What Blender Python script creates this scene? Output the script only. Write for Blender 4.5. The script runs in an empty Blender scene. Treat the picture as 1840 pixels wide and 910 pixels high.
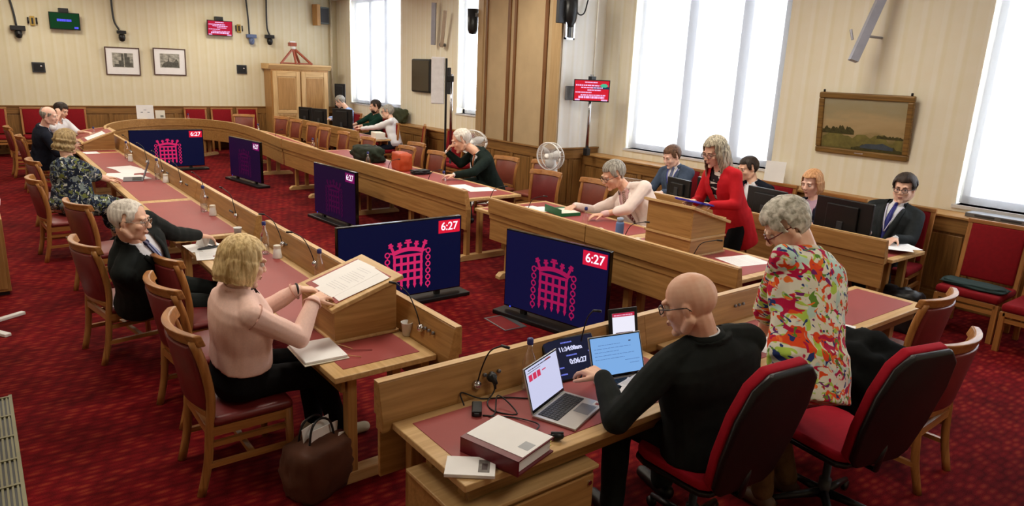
import bpy, bmesh, math, random
from math import sin, cos, pi, radians, sqrt, atan2
from mathutils import Vector, Matrix, Euler, noise

# ---------------------------------------------------------------- camera, world, exposure
scene = bpy.context.scene
COL = scene.collection
cam_data = bpy.data.cameras.new('camera')
cam = bpy.data.objects.new('camera', cam_data)
COL.objects.link(cam)
cam_data.sensor_width = 36.0
cam_data.lens = 1250.0 / 1840.0 * 36.0
cam_data.clip_end = 200
cx = Vector((0.7948988, -0.6053490, 0.0410906))     # camera right in the room
cy = Vector((0.1212096, 0.2247916, 0.9668387))      # camera up
cz = Vector((-0.5945117, -0.7635583, 0.2520606))    # camera back
cam.matrix_world = Matrix(((cx.x, cy.x, cz.x, 0.0), (cx.y, cy.y, cz.y, 0.0), (cx.z, cy.z, cz.z, 2.45), (0, 0, 0, 1)))
scene.camera = cam

world = bpy.data.worlds.new('sky')
scene.world = world
world.use_nodes = True
world.node_tree.nodes['Background'].inputs[0].default_value = (0.80, 0.87, 1.0, 1)
world.node_tree.nodes['Background'].inputs[1].default_value = 1.0
scene.view_settings.view_transform = 'Standard'
scene.view_settings.look = 'None'
scene.view_settings.gamma = 1.0
scene.view_settings.exposure = 0.0

LAMP_POWER = 66.0
def ceiling_lamp(x, y, power=LAMP_POWER, colour=(1.0, 0.92, 0.78)):
    ld = bpy.data.lights.new('ceiling_lamp_light', 'AREA')
    ld.shape = 'RECTANGLE'; ld.size = 1.1; ld.size_y = 1.1
    ld.energy = power; ld.color = colour
    lo = bpy.data.objects.new('ceiling_lamp_light', ld)
    lo.location = (x, y, 4.2)
    COL.objects.link(lo)
    return lo

# ---------------------------------------------------------------- helpers
def lin(c):
    return tuple(((v / 255.0) / 12.92 if v / 255.0 <= 0.04045 else ((v / 255.0 + 0.055) / 1.055) ** 2.4) for v in c) + (1.0,)

class MB:
    def __init__(self):
        self.v = []; self.f = []
    def add(self, vs, fs, M=None):
        n = len(self.v)
        self.v += [tuple(M @ Vector(p)) if M is not None else tuple(p) for p in vs]
        self.f += [tuple(i + n for i in f) for f in fs]
        return self
    def box(self, x0, x1, y0, y1, z0, z1, M=None):
        vs = [(x0, y0, z0), (x1, y0, z0), (x1, y1, z0), (x0, y1, z0), (x0, y0, z1), (x1, y0, z1), (x1, y1, z1), (x0, y1, z1)]
        return self.add(vs, [(0, 3, 2, 1), (4, 5, 6, 7), (0, 1, 5, 4), (1, 2, 6, 5), (2, 3, 7, 6), (3, 0, 4, 7)], M)
    def cbox(self, c, s, M=None):
        return self.box(c[0] - s[0] / 2, c[0] + s[0] / 2, c[1] - s[1] / 2, c[1] + s[1] / 2, c[2] - s[2] / 2, c[2] + s[2] / 2, M)
    def prism(self, poly, a, b, axis='x', M=None):
        n = len(poly)
        def p(u, w, t):
            return (t, u, w) if axis == 'x' else ((u, t, w) if axis == 'y' else (u, w, t))
        vs = [p(u, w, a) for u, w in poly] + [p(u, w, b) for u, w in poly]
        fs = [tuple(range(n))[::-1], tuple(range(n, 2 * n))]
        fs += [(i, (i + 1) % n, n + (i + 1) % n, n + i) for i in range(n)]
        return self.add(vs, fs, M)
    def tube(self, pts, r, n=8, M=None, flat=1.0, up=None):
        pts = [Vector(p) for p in pts]
        rs = r if isinstance(r, (list, tuple)) else [r] * len(pts)
        vs = []; fs = []
        t0 = (pts[1] - pts[0]).normalized()
        a = Vector(up) if up else (Vector((0, 0, 1)) if abs(t0.z) < 0.9 else Vector((1, 0, 0)))
        u = (a - t0 * a.dot(t0)).normalized()
        for i, p in enumerate(pts):
            t = (pts[min(i + 1, len(pts) - 1)] - pts[max(i - 1, 0)])
            t = t.normalized() if t.length > 1e-9 else t0
            u = (u - t * u.dot(t))
            u = u.normalized() if u.length > 1e-6 else Vector((1, 0, 0))
            w = t.cross(u)
            for k in range(n):
                an = 2 * pi * k / n
                vs.append(p + (u * cos(an) * flat + w * sin(an)) * rs[i])
        for i in range(len(pts) - 1):
            for k in range(n):
                fs.append((i * n + k, i * n + (k + 1) % n, (i + 1) * n + (k + 1) % n, (i + 1) * n + k))
        fs.append(tuple(range(n))[::-1]); fs.append(tuple((len(pts) - 1) * n + k for k in range(n)))
        return self.add(vs, fs, M)
    def lathe(self, prof, n=20, c=(0, 0, 0), M=None):
        vs = []; fs = []
        for r, z in prof:
            for k in range(n):
                an = 2 * pi * k / n
                vs.append((c[0] + r * cos(an), c[1] + r * sin(an), c[2] + z))
        for i in range(len(prof) - 1):
            for k in range(n):
                fs.append((i * n + k, i * n + (k + 1) % n, (i + 1) * n + (k + 1) % n, (i + 1) * n + k))
        fs.append(tuple(range(n))[::-1]); fs.append(tuple((len(prof) - 1) * n + k for k in range(n)))
        return self.add(vs, fs, M)
    def ell(self, c, r, M=None, nu=16, nv=10):
        vs = [(c[0], c[1], c[2] - r[2])]; fs = []
        for j in range(1, nv):
            ph = -pi / 2 + pi * j / nv
            for k in range(nu):
                an = 2 * pi * k / nu
                vs.append((c[0] + r[0] * cos(ph) * cos(an), c[1] + r[1] * cos(ph) * sin(an), c[2] + r[2] * sin(ph)))
        vs.append((c[0], c[1], c[2] + r[2]))
        for k in range(nu):
            fs.append((0, 1 + (k + 1) % nu, 1 + k))
            fs.append((len(vs) - 1, 1 + (nv - 2) * nu + k, 1 + (nv - 2) * nu + (k + 1) % nu))
        for j in range(nv - 2):
            for k in range(nu):
                a = 1 + j * nu
                fs.append((a + k, a + (k + 1) % nu, a + nu + (k + 1) % nu, a + nu + k))
        return self.add(vs, fs, M)
    def caps(self, p0, p1, r0, r1, n=12, flat=1.0, up=None):
        p0 = Vector(p0); p1 = Vector(p1)
        d = p1 - p0
        L = d.length
        if L < 1e-6:
            return self.ell(p0, (r0, r0, r0))
        t = d / L
        pts = []; rs = []
        for a in (80, 55, 28):
            pts.append(p0 - t * r0 * sin(radians(a))); rs.append(r0 * cos(radians(a)))
        pts += [p0, p1]; rs += [r0, r1]
        for a in (28, 55, 80):
            pts.append(p1 + t * r1 * sin(radians(a))); rs.append(r1 * cos(radians(a)))
        return self.tube(pts, rs, n, None, flat, up)
    def mesh(self, name, smooth=False):
        me = bpy.data.meshes.new(name)
        me.from_pydata(self.v, [], self.f)
        bm = bmesh.new(); bm.from_mesh(me)
        bmesh.ops.recalc_face_normals(bm, faces=bm.faces)
        bm.to_mesh(me); bm.free()
        if smooth:
            me.shade_smooth()
        me.update()
        return me
    def build(self, name, mat, parent=None, smooth=False, bevel=0.0, loc=None, seg=2):
        o = bpy.data.objects.new(name, self.mesh(name, smooth))
        COL.objects.link(o)
        if mat: o.data.materials.append(mat)
        if parent: o.parent = parent
        if loc: o.location = loc
        if bevel:
            m = o.modifiers.new('bevel', 'BEVEL'); m.width = bevel; m.segments = seg; m.limit_method = 'ANGLE'; m.angle_limit = radians(40)
        return o

def empty(name, loc=(0, 0, 0), rz=0.0):
    o = bpy.data.objects.new(name, None)
    o.empty_display_size = 0.1
    COL.objects.link(o)
    o.location = loc; o.rotation_euler = (0, 0, rz)
    return o
def tag(o, label=None, cat=None, group=None, kind=None):
    if label: o['label'] = label
    if cat: o['category'] = cat
    if group: o['group'] = group
    if kind: o['kind'] = kind
    return o
def copy_tree(o, parent=None):
    c = o.copy(); COL.objects.link(c)
    if parent: c.parent = parent
    for ch in KIDS.get(o.name, None) or [q for q in o.children]:
        copy_tree(ch, c)
    return c
KIDS = {}
def dup(o, loc, rz, label, group=None):
    c = copy_tree(o)
    c.location = loc; c.rotation_euler = (0, 0, rz); c['label'] = label
    if group: c['group'] = group
    return c
def part(parent, name, mb, mat, **k):
    return mb.build(name, mat, parent, **k)
def RZ(a): return Matrix.Rotation(a, 4, 'Z')
def RX(a): return Matrix.Rotation(a, 4, 'X')
def RY(a): return Matrix.Rotation(a, 4, 'Y')
def T(x, y, z): return Matrix.Translation((x, y, z))

# ---------------------------------------------------------------- materials
MATS = {}
def base_mat(name, rough=0.5, spec=0.5, metal=0.0):
    m = bpy.data.materials.new(name); m.use_nodes = True
    b = m.node_tree.nodes['Principled BSDF']
    b.inputs['Roughness'].default_value = rough
    b.inputs['Metallic'].default_value = metal
    b.inputs['Specular IOR Level'].default_value = spec
    return m, m.node_tree, b
def plain(name, col, rough=0.5, spec=0.5, metal=0.0, var=0.08, scale=8.0):
    if name in MATS: return MATS[name]
    m, nt, b = base_mat(name, rough, spec, metal)
    tc = nt.nodes.new('ShaderNodeTexCoord'); nz = nt.nodes.new('ShaderNodeTexNoise')
    nz.inputs['Scale'].default_value = scale; nz.inputs['Detail'].default_value = 4
    nt.links.new(tc.outputs['Object'], nz.inputs['Vector'])
    rp = nt.nodes.new('ShaderNodeValToRGB')
    c = lin(col)
    rp.color_ramp.elements[0].position = 0.3; rp.color_ramp.elements[1].position = 0.7
    rp.color_ramp.elements[0].color = tuple(v * (1 - var) for v in c[:3]) + (1,)
    rp.color_ramp.elements[1].color = tuple(min(1, v * (1 + var)) for v in c[:3]) + (1,)
    nt.links.new(nz.outputs['Fac'], rp.inputs['Fac'])
    nt.links.new(rp.outputs['Color'], b.inputs['Base Color'])
    MATS[name] = m
    return m
def wood(name, dark, light, axis='x', rough=0.42, scale=1.0):
    key = name + axis
    if key in MATS: return MATS[key]
    m, nt, b = base_mat(key, rough, 0.4)
    tc = nt.nodes.new('ShaderNodeTexCoord'); mp = nt.nodes.new('ShaderNodeMapping')
    s = {'x': (1.2, 22, 22), 'y': (22, 1.2, 22), 'z': (22, 22, 1.2)}[axis]
    mp.inputs['Scale'].default_value = tuple(v * scale for v in s)
    nt.links.new(tc.outputs['Object'], mp.inputs['Vector'])
    nz = nt.nodes.new('ShaderNodeTexNoise'); nz.inputs['Scale'].default_value = 1.6; nz.inputs['Detail'].default_value = 6; nz.inputs['Distortion'].default_value = 0.6
    nt.links.new(mp.outputs['Vector'], nz.inputs['Vector'])
    rp = nt.nodes.new('ShaderNodeValToRGB')
    rp.color_ramp.elements[0].position = 0.3; rp.color_ramp.elements[1].position = 0.72
    rp.color_ramp.elements[0].color = lin(dark); rp.color_ramp.elements[1].color = lin(light)
    nt.links.new(nz.outputs['Fac'], rp.inputs['Fac'])
    nt.links.new(rp.outputs['Color'], b.inputs['Base Color'])
    bp = nt.nodes.new('ShaderNodeBump'); bp.inputs['Strength'].default_value = 0.06; bp.inputs['Distance'].default_value = 0.004
    nt.links.new(nz.outputs['Fac'], bp.inputs['Height']); nt.links.new(bp.outputs['Normal'], b.inputs['Normal'])
    MATS[key] = m
    return m
def emis(name, col, strength=1.0, rough=0.35):
    if name in MATS: return MATS[name]
    m, nt, b = base_mat(name, rough, 0.4)
    b.inputs['Base Color'].default_value = (0.004, 0.004, 0.006, 1); b.inputs['Specular IOR Level'].default_value = 0.12
    b.inputs['Emission Color'].default_value = lin(col)
    b.inputs['Emission Strength'].default_value = strength
    MATS[name] = m
    return m
def glass(name, col=(1, 1, 1), alpha=0.75):
    if name in MATS: return MATS[name]
    m = bpy.data.materials.new(name); m.use_nodes = True
    nt = m.node_tree; nt.nodes.clear()
    out = nt.nodes.new('ShaderNodeOutputMaterial'); mx = nt.nodes.new('ShaderNodeMixShader')
    tr = nt.nodes.new('ShaderNodeBsdfTransparent'); gl = nt.nodes.new('ShaderNodeBsdfGlossy')
    tr.inputs['Color'].default_value = col + (1,)
    gl.inputs['Roughness'].default_value = 0.08
    fr = nt.nodes.new('ShaderNodeLayerWeight'); fr.inputs['Blend'].default_value = 0.35
    ml = nt.nodes.new('ShaderNodeMath'); ml.operation = 'MULTIPLY_ADD'; ml.inputs[1].default_value = 0.45; ml.inputs[2].default_value = (1 - alpha) * 0.4
    nt.links.new(fr.outputs['Facing'], ml.inputs[0])
    nt.links.new(ml.outputs[0], mx.inputs['Fac'])
    nt.links.new(tr.outputs[0], mx.inputs[1]); nt.links.new(gl.outputs[0], mx.inputs[2])
    nt.links.new(mx.outputs[0], out.inputs['Surface'])
    MATS[name] = m
    return m
def wallpaper(name, axis, cols):
    m, nt, b = base_mat(name, 0.75, 0.2)
    tc = nt.nodes.new('ShaderNodeTexCoord'); mp = nt.nodes.new('ShaderNodeMapping')
    mp.inputs['Scale'].default_value = (4.2, 0, 0) if axis == 'x' else (0, 4.2, 0)
    if axis == 'y': mp.inputs['Rotation'].default_value = (0, 0, 0)
    nt.links.new(tc.outputs['Object'], mp.inputs['Vector'])
    sx = nt.nodes.new('ShaderNodeSeparateXYZ'); nt.links.new(mp.outputs['Vector'], sx.inputs[0])
    fr = nt.nodes.new('ShaderNodeMath'); fr.operation = 'FRACT'
    nt.links.new(sx.outputs['X' if axis == 'x' else 'Y'], fr.inputs[0])
    rp = nt.nodes.new('ShaderNodeValToRGB'); cr = rp.color_ramp
    cr.elements[0].position = 0.0; cr.elements[0].color = lin(cols[0])
    cr.elements[1].position = 1.0; cr.elements[1].color = lin(cols[0])
    for ps, k in ((0.42, 0), (0.5, 1), (0.62, 1), (0.68, 0), (0.72, 2), (0.9, 2), (0.95, 0)):
        e = cr.elements.new(ps); e.color = lin(cols[k])
    nt.links.new(fr.outputs[0], rp.inputs['Fac'])
    nz = nt.nodes.new('ShaderNodeTexNoise'); nz.inputs['Scale'].default_value = 5; nz.inputs['Detail'].default_value = 5
    nt.links.new(tc.outputs['Object'], nz.inputs['Vector'])
    mx = nt.nodes.new('ShaderNodeMix'); mx.data_type = 'RGBA'; mx.inputs['Factor'].default_value = 0.25
    r2 = nt.nodes.new('ShaderNodeValToRGB'); r2.color_ramp.elements[0].color = lin(cols[1]); r2.color_ramp.elements[1].color = lin(cols[2])
    r2.color_ramp.elements[0].position = 0.35; r2.color_ramp.elements[1].position = 0.65
    nt.links.new(nz.outputs['Fac'], r2.inputs['Fac'])
    nt.links.new(rp.outputs['Color'], mx.inputs['A']); nt.links.new(r2.outputs['Color'], mx.inputs['B'])
    nt.links.new(mx.outputs['Result'], b.inputs['Base Color'])
    return m
def carpet_mat():
    m, nt, b = base_mat('red_carpet', 0.95, 0.1)
    tc = nt.nodes.new('ShaderNodeTexCoord')
    n1 = nt.nodes.new('ShaderNodeTexNoise'); n1.inputs['Scale'].default_value = 2.2; n1.inputs['Detail'].default_value = 3
    mp = nt.nodes.new('ShaderNodeMapping'); mp.inputs['Scale'].default_value = (9, 22, 10); mp.inputs['Rotation'].default_value = (0, 0, 0.15)
    vo = nt.nodes.new('ShaderNodeTexVoronoi'); vo.inputs['Scale'].default_value = 1.0; vo.inputs['Randomness'].default_value = 0.55
    n3 = nt.nodes.new('ShaderNodeTexNoise'); n3.inputs['Scale'].default_value = 160; n3.inputs['Detail'].default_value = 2
    nt.links.new(tc.outputs['Object'], n1.inputs['Vector']); nt.links.new(tc.outputs['Object'], mp.inputs['Vector'])
    nt.links.new(mp.outputs['Vector'], vo.inputs['Vector']); nt.links.new(tc.outputs['Object'], n3.inputs['Vector'])
    rp = nt.nodes.new('ShaderNodeValToRGB'); cr = rp.color_ramp
    cr.elements[0].position = 0.10; cr.elements[0].color = lin((160, 56, 38))
    cr.elements[1].position = 0.42; cr.elements[1].color = lin((132, 20, 27))
    e = cr.elements.new(0.75); e.color = lin((102, 10, 19))
    nt.links.new(vo.outputs['Distance'], rp.inputs['Fac'])
    r2 = nt.nodes.new('ShaderNodeValToRGB'); r2.color_ramp.elements[0].position = 0.35; r2.color_ramp.elements[1].position = 0.65
    r2.color_ramp.elements[0].color = lin((205, 205, 205)); r2.color_ramp.elements[1].color = (1, 1, 1, 1)
    nt.links.new(n1.outputs['Fac'], r2.inputs['Fac'])
    r3 = nt.nodes.new('ShaderNodeValToRGB'); r3.color_ramp.elements[0].position = 0.3; r3.color_ramp.elements[1].position = 0.7
    r3.color_ramp.elements[0].color = lin((200, 190, 190)); r3.color_ramp.elements[1].color = (1, 1, 1, 1)
    nt.links.new(n3.outputs['Fac'], r3.inputs['Fac'])
    a = nt.nodes.new('ShaderNodeMix'); a.data_type = 'RGBA'; a.blend_type = 'MULTIPLY'; a.inputs['Factor'].default_value = 1
    c = nt.nodes.new('ShaderNodeMix'); c.data_type = 'RGBA'; c.blend_type = 'MULTIPLY'; c.inputs['Factor'].default_value = 1
    nt.links.new(rp.outputs['Color'], a.inputs['A']); nt.links.new(r2.outputs['Color'], a.inputs['B'])
    nt.links.new(a.outputs['Result'], c.inputs['A']); nt.links.new(r3.outputs['Color'], c.inputs['B'])
    nt.links.new(c.outputs['Result'], b.inputs['Base Color'])
    bp = nt.nodes.new('ShaderNodeBump'); bp.inputs['Strength'].default_value = 0.3; bp.inputs['Distance'].default_value = 0.004
    nt.links.new(n3.outputs['Fac'], bp.inputs['Height']); nt.links.new(bp.outputs['Normal'], b.inputs['Normal'])
    return m
def print_mat(name, ground, cols, scale=9.0, dist=0.8, stretch=(1, 1, 1), cover=0.45):
    """a printed fabric: blotches of several colours over a ground colour"""
    m, nt, b = base_mat(name, 0.8, 0.15)
    tc = nt.nodes.new('ShaderNodeTexCoord'); mp = nt.nodes.new('ShaderNodeMapping'); mp.inputs['Scale'].default_value = stretch
    nt.links.new(tc.outputs['Object'], mp.inputs['Vector'])
    prev = None
    for i, (col, thr, sc) in enumerate(cols):
        nz = nt.nodes.new('ShaderNodeTexNoise'); nz.inputs['Scale'].default_value = scale * sc; nz.inputs['Detail'].default_value = 1.0
        nz.inputs['Distortion'].default_value = dist
        off = nt.nodes.new('ShaderNodeMapping'); off.inputs['Location'].default_value = (i * 7.3, i * 3.1, i * 5.7)
        off.inputs['Rotation'].default_value = (i * 0.9, i * 0.5, i * 1.3); off.inputs['Scale'].default_value = (1.0, 0.45, 1.0)
        nt.links.new(mp.outputs['Vector'], off.inputs['Vector']); nt.links.new(off.outputs['Vector'], nz.inputs['Vector'])
        rp = nt.nodes.new('ShaderNodeValToRGB'); rp.color_ramp.elements[0].position = thr; rp.color_ramp.elements[1].position = thr + 0.02
        rp.color_ramp.elements[0].color = (0, 0, 0, 1); rp.color_ramp.elements[1].color = (1, 1, 1, 1)
        nt.links.new(nz.outputs['Fac'], rp.inputs['Fac'])
        mx = nt.nodes.new('ShaderNodeMix'); mx.data_type = 'RGBA'
        nt.links.new(rp.outputs['Color'], mx.inputs['Factor'])
        if prev is None: mx.inputs['A'].default_value = lin(ground)
        else: nt.links.new(prev, mx.inputs['A'])
        mx.inputs['B'].default_value = lin(col)
        prev = mx.outputs['Result']
    nt.links.new(prev, b.inputs['Base Color'])
    MATS[name] = m
    return m

OAK = lambda ax='x': wood('oak', (150, 108, 58), (182, 138, 82), ax)
OAKL = lambda ax='x': wood('pale_oak', (186, 148, 94), (214, 178, 126), ax)
OAKD = lambda ax='x': wood('panelling_oak', (112, 78, 38), (152, 110, 58), ax)
CHW = lambda ax='z': wood('chair_beech', (142, 90, 44), (184, 128, 70), ax, 0.35)
LEATHER = plain('red_desk_leather', (152, 66, 64), 0.5, 0.4, var=0.06, scale=3)
CHAIR_LEATHER = plain('oxblood_chair_leather', (112, 36, 36), 0.38, 0.5, var=0.12, scale=9)
BROWN_LEATHER = plain('brown_chair_leather', (122, 58, 44), 0.38, 0.5, var=0.12, scale=9)
REDFAB = plain('shaded_red_upholstery', (126, 14, 24), 0.85, 0.2, var=0.1, scale=30)  # red darkened: the dim light at the back wall is put into the colour
REDSW = plain('bright_red_upholstery', (164, 20, 40), 0.85, 0.2, var=0.06, scale=30)
BLACK = plain('black_plastic', (20, 21, 23), 0.4, 0.4)
BLACKG = plain('black_gloss', (10, 10, 13), 0.15, 0.5)
DARKGREY = plain('dark_grey_plastic', (48, 50, 54), 0.5, 0.4)
GREY = plain('grey_metal', (120, 122, 126), 0.35, 0.5, 0.6)
CHROME = plain('chrome', (200, 200, 205), 0.15, 0.5, 1.0)
WHITE = plain('white_plastic', (232, 232, 230), 0.4, 0.4, var=0.02)
PAPER = plain('white_paper', (240, 240, 240), 0.8, 0.1, var=0.02)
CREAM = plain('cream_paper', (232, 228, 214), 0.8, 0.1, var=0.03)
GLASS = glass('clear_glass')
SILVER = plain('brushed_aluminium', (190, 188, 184), 0.32, 0.5, 0.7, var=0.03)
# ---------------------------------------------------------------- the room
WX = 9.2      # window wall
BY = 21.0     # back wall
CEIL = 4.3
WPX = wallpaper('wallpaper_back', 'x', [(218, 209, 180), (214, 204, 169), (221, 214, 190)])
WPY = wallpaper('wallpaper_side', 'y', [(228, 221, 200), (224, 216, 188), (231, 226, 210)])
PALEWALL = wallpaper('wallpaper_pier_lit', 'x', [(238, 237, 230), (234, 231, 220), (241, 241, 238)])  # raised paler: window light falling on the pier side is put into it
def struct(name, mb, mat, **k):
    o = mb.build(name, mat, **k); o['kind'] = 'structure'; return o

struct('floor', MB().box(-3.5, 10.2, -2.5, 21.3, -0.1, 0.0), carpet_mat())
struct('ceiling', MB().box(-3.5, 10.2, -2.5, 21.3, CEIL, CEIL + 0.1), plain('ceiling_plaster', (225, 220, 208), 0.8, 0.1))
struct('wall_back', MB().box(-3.5, 10.2, BY, BY + 0.2, 0, CEIL), WPX)
struct('wall_left', MB().box(-3.6, -3.4, -2.5, 21.3, 0, CEIL), WPY)
struct('wall_near', MB().box(-3.5, 10.2, -2.6, -2.4, 0, CEIL), WPX)
WIN = [(1, 16.95, 20.05, 1.36), (2, 11.95, 14.2, 1.45), (3, 5.76, 8.67, 1.22), (4, -0.4, 3.27, 1.14)]
# the window wall is pierced: sill parts, piers between
w = MB()
edges = [21.3] 
for n, y0, y1, z0 in WIN:
    w.box(WX, WX + 0.45, y1, edges[-1], 0, CEIL)
    w.box(WX, WX + 0.45, y0, y1, 0, z0)
    edges.append(y0)
w.box(WX, WX + 0.45, -2.5, edges[-1], 0, CEIL)
struct('wall_right', w, WPY)

def sky_pane_mat():
    m = bpy.data.materials.new('bright_daylight_pane'); m.use_nodes = True
    nt = m.node_tree; nt.nodes.clear()
    out = nt.nodes.new('ShaderNodeOutputMaterial'); e = nt.nodes.new('ShaderNodeEmission')
    e.inputs['Color'].default_value = (0.86, 0.92, 1.0, 1); e.inputs['Strength'].default_value = 20.0
    nt.links.new(e.outputs[0], out.inputs['Surface'])
    return m
PANE = sky_pane_mat()
def blind_mat():
    m = bpy.data.materials.new('sheer_white_blind'); m.use_nodes = True
    nt = m.node_tree; nt.nodes.clear()
    out = nt.nodes.new('ShaderNodeOutputMaterial')
    tr = nt.nodes.new('ShaderNodeBsdfTransparent'); tr.inputs['Color'].default_value = (1, 1, 1, 1)
    tl = nt.nodes.new('ShaderNodeBsdfTranslucent'); tl.inputs['Color'].default_value = (0.085, 0.089, 0.095, 1)
    df = nt.nodes.new('ShaderNodeBsdfDiffuse'); df.inputs['Color'].default_value = (0.88, 0.88, 0.9, 1)
    a = nt.nodes.new('ShaderNodeMixShader'); a.inputs[0].default_value = 0.4
    b = nt.nodes.new('ShaderNodeMixShader'); b.inputs[0].default_value = 0.60
    nt.links.new(tl.outputs[0], a.inputs[1]); nt.links.new(df.outputs[0], a.inputs[2])
    nt.links.new(tr.outputs[0], b.inputs[1]); nt.links.new(a.outputs[0], b.inputs[2])
    nt.links.new(b.outputs[0], out.inputs['Surface'])
    return m
BLIND = blind_mat()
STONE = plain('window_stone', (205, 205, 205), 0.7, 0.2)
WMULL = {1: [19.0, 18.05, 17.1], 2: [13.5, 12.7], 3: [7.55, 6.54, 5.84], 4: [2.05, 0.85]}
for n, y0, y1, z0 in WIN:
    r = empty('window_%d' % n, (WX, 0, 0)); r['kind'] = 'structure'
    f = MB()
    f.box(0.18, 0.32, y0, y0 + 0.08, z0, CEIL); f.box(0.18, 0.32, y1 - 0.08, y1, z0, CEIL)
    f.box(0.18, 0.32, y0, y1, z0, z0 + 0.09); f.box(0.18, 0.32, y0, y1, CEIL - 0.1, CEIL)
    f.build('window_frame', STONE, r)
    prev = y1 - 0.08
    for my in WMULL[n]:
        MB().box(0.14, 0.32, my - 0.09, my + 0.09, z0 + 0.09, CEIL - 0.1).build('mullion', STONE, r)
    ed = [y1 - 0.08] + [q for q in WMULL[n]] + [y0 + 0.08]
    for i in range(len(ed) - 1):
        a = ed[i] - (0.09 if i else 0); b = ed[i + 1] + (0.09 if i + 1 < len(ed) - 1 else 0)
        if a - b > 0.12:
            MB().box(0.24, 0.25, b, a, z0 + 0.09, CEIL - 0.1).build('pane', PANE, r)
    MB().box(0.045, 0.05, y0 + 0.02, y1 - 0.02, z0 + (0.02 if n != 2 else 0.12), CEIL).build('roller_blind', BLIND, r)
    MB().box(-0.02, 0.18, y0 - 0.03, y1 + 0.03, z0 - 0.04, z0).build('window_sill', STONE, r)

# ------------------------------------------------ pier with applied strips
struct('wall_pier', MB().box(8.2, WX, 9.4, 11.9, 0, CEIL), plain('pier_wallcovering', (178, 156, 122), 0.75, 0.2, var=0.06, scale=3))
struct('wall_pier_side', MB().box(8.22, WX, 9.385, 9.4, 0, CEIL), PALEWALL)
k = 0
for y, wd in ((11.60, 0.03), (10.88, 0.045), (10.69, 0.035), (9.80, 0.045)):
    k += 1
    struct('trim_%d' % k, MB().box(8.17, 8.2, y - wd, y + wd, 1.15, CEIL), wood('dark_strip', (92, 58, 26), (128, 84, 44), 'z'), bevel=0.006)
struct('trim_5', MB().box(8.175, 8.2, 9.385, 9.64, 1.15, CEIL).box(8.175, 8.2, 11.72, 11.9, 1.15, CEIL), wood('tan_strip', (160, 132, 92), (178, 150, 108), 'z'))

# ------------------------------------------------ panelling
def panelling(name, loc, rz, L, H, n, ledge=0.0, vert=0.09):
    """local x along the wall, faces -y; panels recessed between stiles and rails"""
    r = empty(name, loc, rz); r['kind'] = 'structure'
    MB().box(0, L, -0.012, 0, 0, H).build('backing_board', OAKD('z'), r)
    MB().box(0, L, -0.035, -0.012, 0, 0.14).build('bottom_rail', OAKD('x'), r, bevel=0.004)
    MB().box(0, L, -0.035, -0.012, H - 0.2, H - 0.03).build('top_rail', OAKD('x'), r, bevel=0.004)
    MB().box(-0.0, L, -0.06, 0.0 + ledge, H - 0.03, H).build('dado_cap', OAK('x') if ledge else OAKD('x'), r, bevel=0.006)
    pw = L / n
    for i in range(n + 1):
        c = min(max(i * pw, vert / 2), L - vert / 2)
        MB().box(c - vert / 2, c + vert / 2, -0.033, -0.012, 0.14, H - 0.2).build('stile', OAKD('z'), r, bevel=0.004)
    for i in range(n):
        a = i * pw + vert * 0.5; b = (i + 1) * pw - vert * 0.5
        if i == 0: a = vert
        if i == n - 1: b = L - vert
        MB().box(a + 0.03, b - 0.03, -0.024, -0.012, 0.17, H - 0.23).build('panel', OAKD('z'), r, bevel=0.008)
    return r
panelling('trim_6', (-3.4, BY, 0), 0, 12.6, 1.17, 16)
panelling('trim_7', (8.2, 11.9, 0), -pi / 2, 2.5, 1.15, 4)             # pier front
panelling('trim_8', (8.2, 9.385, 0), 0, 1.0, 1.17, 3)                   # pier side
panelling('trim_9', (8.86, 9.38, 0), -pi / 2, 11.5, 1.06, 16, ledge=0.34)   # under windows 3, 4
panelling('trim_10', (8.86, 20.9, 0), -pi / 2, 9.0, 1.02, 12, ledge=0.34)   # under windows 1, 2

struct('baseboard_left', MB().box(-3.4, -3.37, -2.4, 21, 0, 0.15), OAKD('y'))
# service pipe in the far corner
struct('trim_11', MB().tube([(8.98, 20.9, 1.2), (8.98, 20.9, CEIL)], 0.035, 10), plain('cream_pipe', (215, 205, 180), 0.5), smooth=True)

# ------------------------------------------------ ceiling lamps
OVER = ['the floor in front of the near bench', 'the chairs at the near left', 'the open carpet by the near screens', 'the tall lectern and the near right arm desk', 'the left aisle by the side cabinet',
        'the carpet in the middle of the horseshoe', 'the right arm between pier and screens', 'the far left aisle', 'the carpet near the farthest screens', 'the far end of the right arm', 'the curve at its left side', 'the curve and the wardrobe corner']
for i, (x, y) in enumerate([(3.0, 0.4), (0.4, 4.5), (3.4, 5.0), (6.6, 4.6), (0.4, 9.5), (3.4, 9.8), (6.6, 9.6), (0.4, 14.5), (3.4, 14.8), (6.6, 14.6), (1.5, 18.9), (5.5, 18.9)]):
    r = empty('ceiling_light', (x, y, CEIL))
    tag(r, 'square white ceiling light panel above %s' % OVER[i], 'ceiling light', 'square ceiling light panels')
    MB().box(-0.62, 0.62, -0.62, 0.62, -0.05, 0).build('lamp_housing', WHITE, r)
    MB().box(-0.56, 0.56, -0.56, 0.56, -0.06, -0.05).build('lamp_diffuser', emis('lamp_glow', (255, 240, 215), 2.0), r)
    ceiling_lamp(x, y, LAMP_POWER * (0.45 if y < 2 else (0.6 if x < 1 and y < 6 else 1.0)))

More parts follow.
